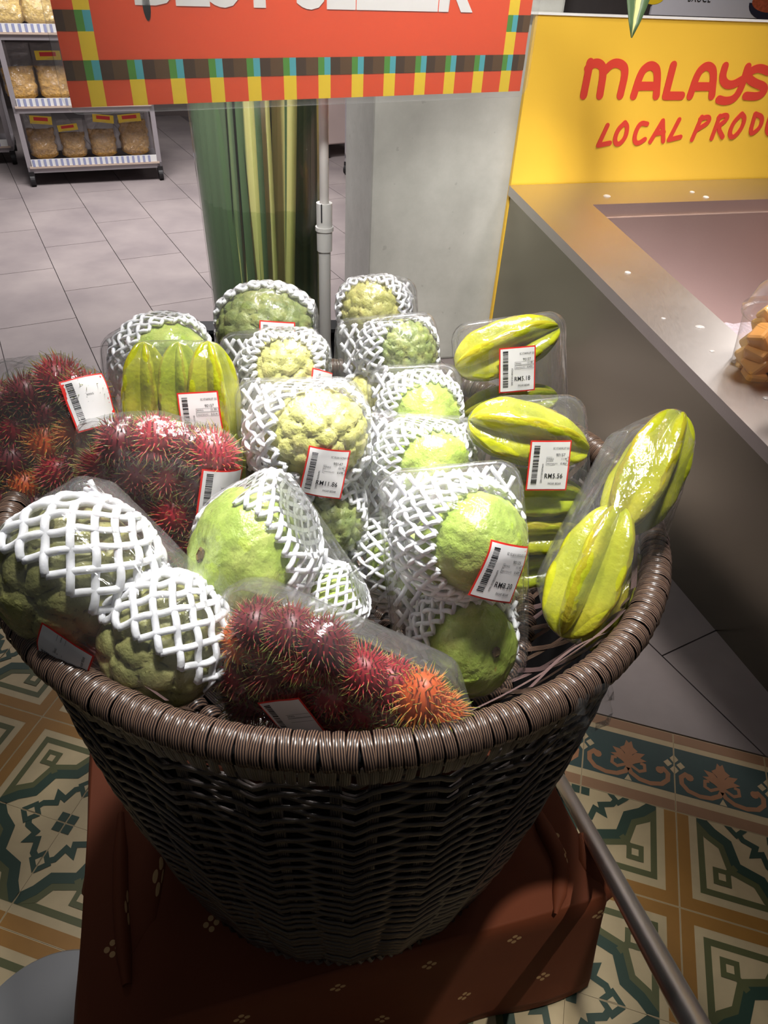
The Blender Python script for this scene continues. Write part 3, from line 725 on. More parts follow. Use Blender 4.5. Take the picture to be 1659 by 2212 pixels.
for k in range(13):
    xa = xy0+k*per
    rect(b, xa, xa+yw, zb, zr1, 1); rect(b, xa, xa+yw*.5, zr1, zr2, 4); rect(b, xa+yw*.5, xa+yw, zr1, zr2, 5)
    xl = xa+yw-per if k else x0
    rect(b, xl, xl+(xa-xl)*.45, zr1, zr2, 2); rect(b, xl+(xa-xl)*.45, xa, zr1, zr2, 3)
xa = xy0+12*per+yw; rect(b, xa, xa+(x1-xa)*.5, zr1, zr2, 2); rect(b, xa+(x1-xa)*.5, x1, zr1, zr2, 3)
vper = per*.98; hb_ = zr2-zr1; k = 1
z = zr2
while z < zt-.02:
    za = z+vper-hb_
    for side in (0, 1):
        xc = xy0 if side == 0 else xyN
        rect(b, xc, xc+yw, z, za, 1); rect(b, xc, xc+yw*.5, za, za+hb_, 4); rect(b, xc+yw*.5, xc+yw, za, za+hb_, 5)
        xl, xr = (x0, xc) if side == 0 else (xc+yw, x1)
        rect(b, xl, xl+(xr-xl)*.45, za, za+hb_, 2); rect(b, xl+(xr-xl)*.45, xr, za, za+hb_, 3)
    z = za+hb_
ps = b.build('printed_sheet', [M[k] for k in ('sign_orange', 'sign_yellow', 'sign_brown', 'sign_brown_b', 'sign_green', 'sign_teal')], sg)
tl = sp(285, 2); tr = sp(1020, 20)
vs, fs = text_mesh('BEST SELLER', .1, .0045, 1.0); wv = max(v[0] for v in vs); k_ = (tr.x-tl.x)/wv
slope = (tr.z-tl.z)/(tr.x-tl.x)
link('lettering', mesh('lettering', [(tl.x+a*k_, Yp-.0006, tl.z+c_*k_*.95+a*k_*slope) for a, c_ in vs], fs, M['white'], None, False), ps)
h0 = sp(140, 243); h1 = sp(1133, 212); hx0 = h0.x; hx1 = h1.x; hz = (h0.z+h1.z)/2
def rrect(x0, x1, z0, z1, r, n=6):
    o = []
    for cx, cz, a0 in ((x1-r, z1-r, 0), (x0+r, z1-r, 90), (x0+r, z0+r, 180), (x1-r, z0+r, 270)):
        o += [(cx+r*math.cos(math.radians(a0+90*i/n)), cz+r*math.sin(math.radians(a0+90*i/n))) for i in range(n+1)]
    return o
ou = rrect(hx0, hx1, hz, zt+.012, .018); n = len(ou); b = MB()
vs = [(x, -.0035, z) for x, z in ou]+[(x, .0035, z) for x, z in ou]
b.add(vs, [tuple(range(n)), tuple(range(n, 2*n))[::-1]]+[(i+n, (i+1) % n+n, (i+1) % n, i) for i in range(n)])
b.build('clear_sleeve', M['acrylic'], sg)
b = MB(); nn = 14; hh = sp(315, 8)
b.poly([(hh.x+.0045*math.cos(2*math.pi*k/nn), Yp-.0006, hh.z+.016*math.sin(2*math.pi*k/nn)) for k in range(nn)]); b.build('slot', M['dark_hole'], sg)
# pole
pb_ = at(697, 215, 1.01); pbz = at(703, 700, 1.10)
PX = Vector((pb_.x, pb_.y+.01, 0))
pole = empty('sign_pole', (PX.x, PX.y, .0), 'white telescopic pole with a collar, standing behind the fruit and carrying the orange sign', 'pole')
def zat(py):   # height of the pole at image row py
    best = min(((abs((CY-F*((Vector((PX.x, PX.y, z/500))-EYE).dot(UP)/(Vector((PX.x, PX.y, z/500))-EYE).dot(FW)))-py)), z/500) for z in range(100, 900)); return best[1]
zc1, zc2, zc3 = zat(437), zat(485), zat(541)
b = MB(); b.tube([(0, 0, .02), (0, 0, zc2)], .0098, 20); b.build('lower_tube', M['white_plastic'], pole, smooth=True)
b = MB(); b.tube([(0, 0, zc2), (0, 0, 1.66)], .0072, 20); b.build('upper_tube', M['lightgrey_plastic'], pole, smooth=True)
b = MB(); b.lathe([(.0075, zc1), (.0125, zc1), (.0125, zc2-.002), (.0145, zc2-.002), (.0145, zc2-.008), (.0125, zc2-.009), (.0122, zc3), (.0098, zc3)], 28)
cl = b.build('collar', M['white_plastic'], pole, smooth=True)
b = MB(); b.box((-.003, -.0124, (zc1+zc2)/2+.004), (.002, .002, (zc1-zc2)*.8)); b.build('slit', M['ink'], cl)
b = MB(); b.lathe([(.11, 0), (.11, .012), (.02, .02), (.0105, .03)], 30, cap0=True); b.build('foot', M['white_plastic'], pole, smooth=True)

# ================================================================= VASE, LEAVES, CRATES
VC = Vector((-.300, 1.60, 0)); VZ = .66; VH = .80; VR0, VR1 = .128, .142
va = empty('glass_vase', VC+Vector((0, 0, VZ)), 'tall clear glass cylinder vase of water holding striped leaves, behind the basket', 'vase')
b = MB(); b.lathe([(.001, .0), (VR0*.97, .0), (VR0, .012), (VR0, .03), (VR1, VH), (VR1-.004, VH), (VR0-.005, .02), (.001, .018)], 56); b.build('glass', M['glass'], va, smooth=True)
wz = .295
b = MB(); b.lathe([(.001, .02), (VR0-.007, .021), (VR0-.007+(VR1-VR0)*wz/VH, wz), (.001, wz)], 48); b.build('water', M['water'], va, smooth=True)
rnd = random.Random(11)
pl_ = empty('striped_leaves', VC+Vector((0, 0, VZ+.03)), 'bunch of long green and cream striped leaves standing in the glass vase', 'leaves')
def leaf(p0, p1, w, mat, bulge=0, tipw=.6, name='leaf', face=None, n=16):
    vs = []; uv = []
    ax = (p1-p0); side = face.cross(ax).normalized() if face else Vector((1, 0, 0)); nr = ax.cross(side).normalized()
    for i in range(n+1):
        t = i/n; c = p0.lerp(p1, t)+nr*(math.sin(t*math.pi)*bulge); ww = w*(tipw+(1-tipw)*math.sin(math.pi*min(1, t*1.0+.1)))
        for k in range(5):
            s_ = (k-2)/2; vs.append(c+side*(s_*ww/2)+nr*(abs(s_)**2*ww*.18)); uv.append((k/4+hash(name) % 3*0, t))
    fs = [(i*5+k, i*5+k+1, (i+1)*5+k+1, (i+1)*5+k) for i in range(n) for k in range(4)]
    m_ = len(vs); vs2 = vs+[v+nr*.0012 for v in vs]; fs2 = fs+[tuple(j+m_ for j in f[::-1]) for f in fs]
    rng_ = list(range(0, 1))
    edge = [i*5 for i in range(n+1)]+[n*5+k for k in range(1, 5)]+[i*5+4 for i in range(n-1, -1, -1)]+[k for k in range(3, 0, -1)]
    fs2 += [(edge[i], edge[(i+1) % len(edge)], edge[(i+1) % len(edge)]+m_, edge[i]+m_) for i in range(len(edge))]
    return link(name, mesh(name, vs2, fs2, mat, uv+uv), pl_)
mats = ['leaf_green', 'leaf_cream', 'leaf_half', 'leaf_green', 'leaf_stripe', 'leaf_cream', 'leaf_half']
for k in range(34):
    a = rnd.uniform(0, 6.28) if k > 12 else math.pi*1.5+(k-6)*.24
    r = VR0*.80 if k <= 12 else VR0*rnd.uniform(.1, .7)
    a2 = a+rnd.uniform(-.25, .35); r2 = (VR1*.84 if k <= 12 else r)
    p0 = Vector((r*math.cos(a), r*math.sin(a), 0)); p1 = Vector((r2*math.cos(a2)+.006, r2*math.sin(a2), .95+rnd.uniform(-.03, .1)))
    leaf(p0, p1, rnd.uniform(.036, .050), M[rnd.choice(mats)], rnd.uniform(-.004, .004), .85, face=Vector((math.cos(a), math.sin(a), 0)) if k > 12 else Vector((math.cos(a)*.5, -1, 0)))
# one leaf arches over and hangs in front of the yellow board
LC = pl_.matrix_world.translation
tipw = at(1364, 82, 1.65); mid = at(1372, -190, 1.75); st = Vector((LC.x+.06, LC.y, LC.z+.95))
pts = []
for i in range(81):
    t = i/80; q0 = st; q1 = Vector((st.x+.25, st.y, 2.1)); q2 = Vector((mid.x, mid.y, 2.0)); q3 = tipw
    pts.append(q0*(1-t)**3+q1*3*t*(1-t)**2+q2*3*t*t*(1-t)+q3*t**3)
vs = []; uv = []
for i, p in enumerate(pts):
    t = i/80; ax = (pts[min(i+1, 80)]-pts[max(i-1, 0)]).normalized(); side = Vector((1, .1, 0)); side = (side-ax*side.dot(ax)).normalized()
    if t < .4: pass
    nr = ax.cross(side); w = .105*min(1, ((1-t)*13)**.8+.03)
    for k in range(5):
        s_ = (k-2)/2; vs.append(p-LC+side*(s_*w/2)+nr*abs(s_)*w*.12); uv.append((k/4, t))
fs = [(i*5+k, i*5+k+1, (i+1)*5+k+1, (i+1)*5+k) for i in range(80) for k in range(4)]
o = link('arching_leaf', mesh('arching_leaf', vs, fs, M['leaf_stripe'], uv), pl_); so = o.modifiers.new('s', 'SOLIDIFY'); so.thickness = .001
# crates
crm = frame((-.235, 1.47, 0), (1, .16, 0))
for lv in range(3):
    t = empty('black_crate', crm @ Matrix.Translation((0, 0, .216*lv)), ('lowest black plastic crate under the vase', 'middle black plastic crate under the vase', 'topmost slotted black plastic crate carrying the glass vase')[lv], 'crate', 'crates stacked under the vase')
    b = MB(); w, d, h = .56, .40, .215
    for x in (-w/2+.006, w/2-.006): b.box((x, 0, h/2), (.012, d, h))
    for y in (-d/2+.006, d/2-.006): b.box((0, y, h/2), (w-.024, .012, h))
    b.build('walls', M['black_plastic'], t)
    b = MB(); 
    for s_ in (-1, 1): b.box((0, s_*(d/2-.03), h-.004), (w-.025, .05, .009)); b.box((s_*(w/2-.04), 0, h-.004), (.05, d-.12, .009))
    b.build('top_frame', M['black_plastic'], t)
    for k in range(12):
        b = MB(); b.box((-.20+k*.036, 0, h-.004), (.02, d-.12, .009)); b.build('slat', M['black_plastic'], t)
b = MB(); b.box((0, 0, 0), (.016, .012, .003)); tag(b.build('paper_scrap', M['white'], None, Matrix.Translation(onz(394, 699, .651)+Vector((0, 0, .0)))), 'small white paper scrap on the black crate', 'paper')

# ================================================================= BASKET
ZB, ZR = .305, .885; CB = Vector((-.045, .640)); CR = Vector((-.054, .668)); RB_, RR_ = .272, .357
def bc(t): return CB.lerp(CR, t)
def brad(t): return RB_+(RR_-RB_)*(t**.9)+.012*math.sin(math.pi*t)
def bp(th, t, dr=0, dz=0):
    c = bc(t); r = brad(t)+dr; x = r*math.cos(th); y = r*math.sin(th)
    return Vector((c.x+x, c.y+y, ZB+(ZR-ZB)*t+dz-.075*y*t))
org = Vector((CB.x, CB.y, ZB))
bk = empty('wicker_basket', org, 'large round dark brown woven basket holding the packs of fruit', 'basket')
NST = 26; NA = 312
rows = 56
for rI in range(rows):
    t = .012+rI*(.945/rows); ph = math.pi*(rI % 2); vs = []; uv = []
    hh = (.0035 if t > .55 else .0040) if t > .35 else .0050
    jit = random.uniform(-.001, .001)
    for i in range(NA):
        th = 2*math.pi*i/NA; s = math.cos(NST/2*th+ph); c4 = math.cos(NST*th)
        dr = .0045*s*(1.0-.25*c4)+jit; dz = -.0115*max(0, c4)**3+.0012*math.sin(3*th+rI)
        tw = .0012*math.sin(NST*th)
        for (a, bb, v_) in ((-.0009, -hh, 0), (.0009, -hh, 0), (.0012, 0, .5), (.0009, hh, 1), (-.0009, hh, 1)):
            vs.append(bp(th, t, dr+a, dz+bb+tw)-org); uv.append((th*3, v_))
    fs = [(i*5+k, ((i+1) % NA)*5+k, ((i+1) % NA)*5+(k+1) % 5, i*5+(k+1) % 5) for i in range(NA) for k in range(5)]
    link('weaver', mesh('weaver', vs, fs, M['wicker_dark'], uv), bk)
for k in range(NST):
    for off in (-.017, .017):
        vs = []; uv = []
        th0 = 2*math.pi*k/NST
        for i in range(33):
            t = i/32*.97; 
            for (a, w_, v_) in ((-.001, -.0055, 0), (.0012, -.0055, 0), (.0016, 0, .5), (.0012, .0055, 1), (-.001, .0055, 1)):
                th = th0+(off*(.75+.25*t)+w_)/brad(t); vs.append(bp(th, t, a)-org); uv.append((t*8, v_))
        fs = [(i*5+q, (i+1)*5+q, (i+1)*5+(q+1) % 5, i*5+(q+1) % 5) for i in range(32) for q in range(5)]
        link('stake', mesh('stake', vs, fs, M['wicker_dark'], uv), bk)
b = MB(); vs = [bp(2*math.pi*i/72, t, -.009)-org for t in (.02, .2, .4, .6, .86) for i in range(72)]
b.add(vs, [(r*72+i, r*72+(i+1) % 72, (r+1)*72+(i+1) % 72, (r+1)*72+i) for r in range(4) for i in range(72)]); b.build('gap_shade_sheet', plain('near_black_gap_shade', (22, 18, 20), .8), bk, smooth=True)  # added dark sheet, puts shade into the weave gaps; no real lining
# rolled rim: individual wraps
NW = 220
def wrap_mesh(name, rx, rz, w, mat, n=16, a0=0, a1=2*math.pi, puff=.0012):
    vs = []; uv = []
    for i in range(n+1):
        a = a0+(a1-a0)*i/n
        for k in range(5):
            s_ = (k-2)/2; pr = puff*(1-s_*s_)
            vs.append(Vector((s_*w/2+.0012*math.sin(a), (rx+pr)*math.cos(a), (rz+pr)*math.sin(a)))); uv.append((a, k/4))
    fs = [(i*5+k, i*5+k+1, (i+1)*5+k+1, (i+1)*5+k) for i in range(n) for k in range(4)]
    return mesh(name, vs, [f[::-1] for f in fs], mat, uv)
wm = [wrap_mesh('rim_wrap', .0150, .0150, w, M['wicker']) for w in (.0104, .0106, .0101)]
def rimframe(th, dr=0, dz=0):
    p = bp(th, 1, .006+dr, dz); q = bp(th+.01, 1, .006+dr, dz); x = (p-q).normalized(); y = Vector((math.cos(th), math.sin(th), 0)); z = x.cross(y).normalized()
    y = z.cross(x); mm = Matrix((x, y, z)).transposed().to_4x4(); mm.translation = p-org; return mm
for k in range(NW):
    th = 2*math.pi*k/NW; j = random.gauss(0, .02)
    link('rim_wrap', wm[k % 3], bk, rimframe(th, random.uniform(-.0006, .0006), random.uniform(-.0006, .0006)) @ Matrix.Rotation(j, 4, 'Y') @ Matrix.Rotation(random.gauss(0, .05), 4, 'Z'))
vs = [bp(2*math.pi*i/96, 1, .006+.0125*math.cos(a))-org+Vector((0, 0, .0105*math.sin(a))) for i in range(96) for a in [2*math.pi*k/8 for k in range(8)]]
fs = [(i*8+k, ((i+1) % 96)*8+k, ((i+1) % 96)*8+(k+1) % 8, i*8+(k+1) % 8) for i in range(96) for k in range(8)]
link('rim_core', mesh('rim_core', vs, fs, M['dark_hole']), bk)
cm = []
for w in (.0096, .0100, .0090):
    vs = []; uv = []
    for i in range(7):
        z = -.012-i*.0050
        for k in range(5):
            s_ = (k-2)/2; vs.append(Vector((s_*w/2, .0075-.0004*i+.0012*(1-s_*s_)-.0018*(i/6)**3, z))); uv.append((i/6, k/4))
    fs = [(i*5+k, (i+1)*5+k, (i+1)*5+k+1, i*5+k+1) for i in range(6) for k in range(4)]
    cm.append(mesh('collar_strip', vs, fs, M['wicker_dark'], uv))
for k in range(NW):
    th = 2*math.pi*(k+.4)/NW; link('collar_strip', cm[k % 3], bk, rimframe(th) @ Matrix.Rotation(random.gauss(0, .05), 4, 'Y'))
# bottom edge coil
b = MB()
for k in range(120):
    th = 2*math.pi*k/120; p = bp(th, .004, .003)-org; q = bp(th+.035, .0, .001)-org+Vector((0, 0, -.004)); b.tube([p+Vector((0, 0, .008)), p+(q-p)*.5+Vector((math.cos(th)*.003, math.sin(th)*.003, 0)), q], .0028, 5)
o = b.build('foot_coil', M['wicker_dark'], bk, smooth=True)
# inner woven dish
DZ = .725; DR = .245; dc = bc(.75)
for k in range(84):
    th = 2*math.pi*k/84; sk = .16*(1 if k % 2 else -1)
    vs = []; uv = []
    for i in range(9):
        t = i/8; a = th+sk*t; p0 = bp(a, .985, -.012); 
        pt = Vector((dc.x+DR*math.cos(a), dc.y+DR*math.sin(a), DZ-.01*math.sin(a)))
        p = p0.lerp(pt, t)+Vector((0, 0, -.02*math.sin(math.pi*t)+(.003 if k % 2 else 0)))
        sd = Vector((-math.sin(a), math.cos(a), 0))
        for q in (-1, 0, 1): vs.append(p-org+sd*q*.0042+Vector((0, 0, .001*(1-abs(q))))); uv.append((t*4, (q+1)/2))
    fs = [(i*3+q, (i+1)*3+q, (i+1)*3+q+1, i*3+q+1) for i in range(8) for q in range(2)]
    o = link('inner_strand', mesh('inner_strand', vs, fs, M['wicker_pink' if k % 3 == 0 else 'wicker'], uv), bk)
cw = wrap_mesh('inner_coil_wrap', .010, .009, .017, M['wicker'], 12, puff=.003)
for k in range(72):
    th = 2*math.pi*k/72; p = Vector((dc.x+DR*math.cos(th), dc.y+DR*math.sin(th), DZ+.004-.01*math.sin(th))); y = Vector((math.cos(th), math.sin(th), 0)); x = Vector((-y.y, y.x, 0))
    mm = Matrix((-x, y, (-x).cross(y))).transposed().to_4x4(); mm = Matrix((x, y, x.cross(y))).transposed().to_4x4(); mm.translation = p-org
    link('inner_coil_wrap', cw, bk, mm @ Matrix.Rotation(.25, 4, 'Z'))
for rI in range(15):
    r = DR-.012-rI*.0155; vs = []; uv = []
    if r < .02: break
    for i in range(120):
        th = 2*math.pi*i/120; s = math.cos(18*th+math.pi*(rI % 2))*.0025
        for q in (-1, 0, 1): vs.append(Vector((dc.x+(r+q*.006)*math.cos(th), dc.y+(r+q*.006)*math.sin(th), DZ-.004+s+.001*(1-abs(q))))-org); uv.append((th*3, (q+1)/2))
    fs = [(i*3+q, i*3+q+1, ((i+1) % 120)*3+q+1, ((i+1) % 120)*3+q) for i in range(120) for q in range(2)]
    link('floor_weaver', mesh('floor_weaver', vs, fs, M['wicker'], uv), bk)
b = MB()
for k in range(36):
    th = math.pi*2*k/36; b.box((dc.x-org.x+math.cos(th)*DR*.53, dc.y-org.y+math.sin(th)*DR*.53, DZ-.006-org.z), (DR*.9, .008, .0016), 0, Matrix.Rotation(th, 3, 'Z'))
b.lathe([(.001, DZ-.012-org.z), (DR, DZ-.012-org.z)], 40, 1, mat=Matrix.Translation((dc.x-org.x, dc.y-org.y, 0)))
b.build('floor_spokes', [M['wicker'], M['dark_hole']], bk)
# loose frayed strands along the inside of the front rim
for k, (th0, th1, dz) in enumerate(((-1.25, -.55, .004), (-1.9, -2.3, .012), (-.2, .12, .0), (-1.0, -.7, .012), (-.45, -.1, .01))):
    vs = []; uv = []
    for i in range(21):
        t = i/20; th = th0+(th1-th0)*t; p = bp(th, 1, -.012-.007*math.sin(math.pi*t), dz-.006+.008*math.sin(math.pi*t*.9))
        for q in (-1, 0, 1): vs.append(p-org+Vector((0, 0, q*.0028))+Vector((math.cos(th), math.sin(th), 0))*q*.0022); uv.append((t*6, (q+1)/2))
    fs = [(i*3+q, (i+1)*3+q, (i+1)*3+q+1, i*3+q+1) for i in range(20) for q in range(2)]
    link('frayed_strand', mesh('frayed_strand', vs, fs, M['wicker_pink'], uv), bk)

# ================================================================= CLOTH-COVERED BOX, STOOL, TUBE
CA = math.radians(17); cx_ = Vector((math.cos(CA), math.sin(CA), 0)); cy_ = Vector((-cx_.y, cx_.x, 0))
corner = Vector((.365, .478, 0)); bw, bd_ = .745, .60; ctrb = corner-cx_*bw/2+cy_*bd_/2
bx = empty('box_stand', frame(ctrb, cx_), 'low box stand hidden under the rust-coloured cloth, carrying the basket', 'stand')
b = MB(); b.box((0, 0, .148), (bw-.03, bd_-.03, .292)); b.build('box', plain('plain_box', (90, 70, 50), .7), bx, bevel=.01)
ct = empty('printed_cloth', frame(ctrb, cx_), 'rust-brown cotton cloth with small white four-dot flowers draped over the box under the basket', 'cloth')
zt_ = ZB-.004
per_ = 2*(bw+bd_); NP = 240; vs = []; uv = []
def perim(s):
    s %= per_; r = .02
    segs = ((bw, Vector((-bw/2, -bd_/2, 0)), Vector((1, 0, 0)), Vector((0, -1, 0))), (bd_, Vector((bw/2, -bd_/2, 0)), Vector((0, 1, 0)), Vector((1, 0, 0))), (bw, Vector((bw/2, bd_/2, 0)), Vector((-1, 0, 0)), Vector((0, 1, 0))), (bd_, Vector((-bw/2, bd_/2, 0)), Vector((0, -1, 0)), Vector((-1, 0, 0))))
    for i, (l, p, d, n) in enumerate(segs):
        if s <= l:
            nn = segs[(i+1) % 4][3]; pn = segs[i-1][3]; q = p+d*s; w = .07
            if l-s < w: k = 1-(l-s)/w; n = (n*(1-k*.5)+nn*k*.5).normalized()
            if s < w: k = 1-s/w; n = (n*(1-k*.5)+pn*k*.5).normalized()
            return q, n
        s -= l
NL = 14
for L in range(NL+1):
    u = L/NL
    for i in range(NP):
        s = per_*i/NP; p, n = perim(s)
        fold = math.sin(s*17)*.5+math.sin(s*9.3+1)*.6+math.sin(s*31)*.25
        out = .006+.035*u**1.2+.016*u*fold
        if u < .12: q = Vector((p.x, p.y, zt_-.012*(u/.12)**2))+n*(.006*(u/.12))
        else: q = Vector((p.x, p.y, 0))+n*out; q.z = zt_-.012-(zt_-.012-.006)*((u-.12)/.88)+.010*noise.noise(Vector((s*8, u*4, 0)))*u
        q.z = max(q.z, .006); vs.append(q); uv.append((s, u*.3))
fs = [(L*NP+i, (L+1)*NP+i, (L+1)*NP+(i+1) % NP, L*NP+(i+1) % NP) for L in range(NL) for i in range(NP)]
ct_skirt = link('skirt', mesh('skirt', vs, fs, M['cloth'], uv), ct); so = ct_skirt.modifiers.new('s', 'SOLIDIFY'); so.thickness = .0015
vs = []; uv = []; NG = 50
for i in range(NG+1):
    for j in range(NG+1):
        x = (i/NG-.5)*bw; y = (j/NG-.5)*bd_; wz_ = .004*noise.noise(Vector((x*9, y*9, 2)))+.003*noise.noise(Vector((x*22, y*22, 5)))
        e = min(i, j, NG-i, NG-j); wz_ *= min(1, e/5)
        rr = math.hypot(x-(-.01), y+.02)
        if rr < .30: wz_ = min(wz_, -.0005)
        vs.append((x, y, zt_+wz_)); uv.append((x, y))
fs = [(i*(NG+1)+j, (i+1)*(NG+1)+j, (i+1)*(NG+1)+j+1, i*(NG+1)+j+1) for i in range(NG) for j in range(NG)]
link('top_panel', mesh('top_panel', vs, fs, M['cloth'], uv), ct)
# raised folds near the right and left corners of the cloth
def fold_strip(name, path, h, w, lab=None, mat='cloth'):
    vs = []; uv = []; inv = ct.matrix_world.inverted()
    for i, (p, k) in enumerate(path):
        p = inv @ p; q = inv @ path[min(i+1, len(path)-1)][0]; r_ = inv @ path[max(i-1, 0)][0]; d = (q-r_).normalized(); sd = d.cross(Vector((0, 0, 1))).normalized()
        if abs(d.z) > .9: sd = Vector((0, -1, 0)).cross(d).normalized()
        up = sd.cross(d).normalized()
        for j in range(9):
            a = math.pi*j/8; vs.append(p+sd*math.cos(a)*w*k+up*math.sin(a)*h*k); uv.append((i*.03, j*.01))
    fs = [(i*9+j, i*9+j+1, (i+1)*9+j+1, (i+1)*9+j) for i in range(len(path)-1) for j in range(8)]
    o = link(name, mesh(name, vs, fs, M[mat], uv), ct)
    return o
T = lambda x, y, z: onz(x, y, z)
fold_strip('cloth_fold', [(T(1150, 1730, zt_), .3), (T(1175, 1790, zt_), 1), (T(1205, 1848, zt_), 1), (T(1212, 1880, zt_), .9), (T(1208, 1930, zt_), .8), (T(1200, 1975, zt_), .2)], .012, .014)
fold_strip('cloth_fold', [(T(1255, 1800, zt_), .2), (T(1275, 1850, zt_), 1), (T(1295, 1895, zt_-.01), 1.2), (T(1300, 1930, zt_-.03), 1.0), (T(1290, 1975, zt_-.07), .4)], .012, .02)
fold_strip('cloth_fold', [(T(262, 1760, zt_), .5), (T(262, 1850, zt_), 1), (T(262, 1950, zt_), 1), (T(268, 2050, zt_), .9), (T(275, 2130, zt_), .5)], .02, .012)
fold_strip('cloth_fold', [(T(300, 1700, zt_), .5), (T(300, 1780, zt_), 1), (T(305, 1880, zt_), 1), (T(300, 1990, zt_), .7), (T(275, 2060, zt_), .2)], .008, .035)
fold_strip('cloth_fold', [(T(225, 1790, .25), .4), (T(215, 1860, .22), 1), (T(210, 1920, .18), 1.2), (T(225, 1975, .15), .6), (T(240, 2010, .12), .1)], .015, .02)
# grey stool
sc_ = onz(105, 2262, .045); 
st = empty('round_stool', (sc_.x-.0, sc_.y, 0), 'smooth round grey plastic disc at the bottom left beside the cloth', 'stool')
b = MB(); b.lathe([(.001, 0), (.135, 0), (.142, .006), (.142, .03), (.136, .041), (.12, .046), (.001, .048)], 64); b.build('disc', M['grey_stool'], st, smooth=True)
# steel tube
tp0 = onz(1203, 1685, .012)+Vector((0, .02, 0)); tA = at(1330, 1895, 1.02); tB = at(1488, 2190, .66)
tdir = (tB-tp0).normalized(); tEnd = tp0+tdir*1.35
tu = empty('steel_tube', tp0, 'polished stainless steel tube slanting up beside the cloth-covered box', 'tube')
b = MB(); b.tube([Vector((0, 0, 0)), tEnd-tp0], .0135, 32); b.build('tube', M['steel_tube'], tu, smooth=True)
b = MB(); b.tube([Vector((0, 0, 0))-tdir*.004, tdir*.03], .016, 24); b.build('end_cap', M['rubber'], tu, smooth=True)

#@@PACKS@@
# ================================================================= PACKED FRUIT
def ico(sub):
    bm = bmesh.new(); bmesh.ops.create_icosphere(bm, subdivisions=sub, radius=1)
    V = np.array([v.co[:] for v in bm.verts]); Fc = [tuple(v.index for v in f.verts) for f in bm.faces]; bm.free(); return V, Fc
IV5, IF5 = ico(5); IV4, IF4 = ico(4); IV3, IF3 = ico(3)
def fib(n, seed=0, jit=.0):
    r = np.random.RandomState(seed); i = np.arange(n)+.5; ph = np.arccos(1-2*i/n); th = math.pi*(1+5**.5)*i
    p = np.c_[np.cos(th)*np.sin(ph), np.sin(th)*np.sin(ph), np.cos(ph)]+r.randn(n, 3)*jit
    return p/np.linalg.norm(p, axis=1)[:, None]
def nz(V, s, o=0): return np.array([noise.noise(Vector(v)*s+Vector((o, o*2, 0))) for v in V])
CACHE = {}
def fruit_mesh(kind, seed=0):
    key = (kind, seed)
    if key in CACHE: return CACHE[key]
    attr = None
    if kind == 'guava':
        V = IV5; r = 1+.10*nz(V, 1.3, seed)+.035*nz(V, 3.4, seed+3)+.022*nz(V, 6, seed)+.008*nz(V, 13, seed)
        z = V[:, 2]; r = r*(1-.16*np.exp(-((1-z)/.09)))*(1-.10*np.exp(-((1+z)/.10)))*(1+.05*z)
        me = mesh('guava', V*r[:, None], IF5, M['guava'])
    elif kind in ('custard', 'custard_green', 'custard_big'):
        V = IV5; n = 46 if kind == 'custard_big' else (84 if kind == 'custard' else 110)
        c = fib(n, seed, .06); d = np.sqrt(np.maximum(0, 2-2*V @ c.T)); d.sort(axis=1)
        g = np.clip((d[:, 1]-d[:, 0])/(.26 if n < 60 else .20), 0, 1); h = 1-(1-g)**3.2
        r = .89+.12*h+.05*nz(V, 1.4, seed); attr = h
        me = mesh('custard_apple', V*r[:, None]*np.array([1, 1, .94]), IF5, M[{'custard_big': 'custard_dark'}.get(kind, kind)], attr=attr)
    elif kind == 'star':
        na, nt = 160, 56; vs = []; at_ = []
        for i in range(nt+1):
            t = i/nt; u = 2*t-1; env = max(0.0, 1-abs(u)**2.6)**.5*(1-.10*u)
            for k in range(na):
                th = 2*math.pi*k/na; q = abs(math.cos(2.5*th+.35*u+seed*.3)); lob = .50+.50*q**1.35
                lob *= 1+.02*math.sin(22*t+3*math.floor(th*5/6.28))*q
                r = .55*env*(lob if env > .02 else 1); vs.append((r*math.cos(th), r*math.sin(th), u+.05*q*(abs(u)**3)*math.copysign(1, u))); at_.append(q)
        fs = [(i*na+k, i*na+(k+1) % na, (i+1)*na+(k+1) % na, (i+1)*na+k) for i in range(nt) for k in range(na)]
        me = mesh('starfruit', vs, fs, [M['star'], M['star_green']][seed % 2], attr=at_)
    elif kind.startswith('ramb'):
        V = IV3*np.array([.92, .92, 1.05]); vs = [tuple(v) for v in V*.94]; fs = list(IF3); at_ = [0.0]*len(vs); rr = random.Random(seed+5)
        for c in fib(230, seed, .03):
            c = Vector(c); tn = c.orthogonal().normalized(); tn = Matrix.Rotation(rr.uniform(0, 6.28), 3, c) @ tn; bt = c.cross(tn)
            L = rr.uniform(.40, .68); w = .045; b0 = len(vs); cv = rr.uniform(.1, .45)
            for s_ in range(4):
                t = s_/3; p = c*(.92+L*t*(1-.35*t*cv*2))+tn*(L*cv*t*t)+Vector((0, 0, -.10*t*t))
                ww = w*(1-t*.85)
                for q in range(3): a = 2.094*q; vs.append(tuple(p+(tn*math.cos(a)+bt*math.sin(a))*ww)); at_.append(.12+.88*t)
            for s_ in range(3):
                for q in range(3): fs.append((b0+s_*3+q, b0+s_*3+(q+1) % 3, b0+(s_+1)*3+(q+1) % 3, b0+(s_+1)*3+q))
        me = mesh('rambutan', vs, fs, M[kind], attr=at_)
    CACHE[key] = me; return me
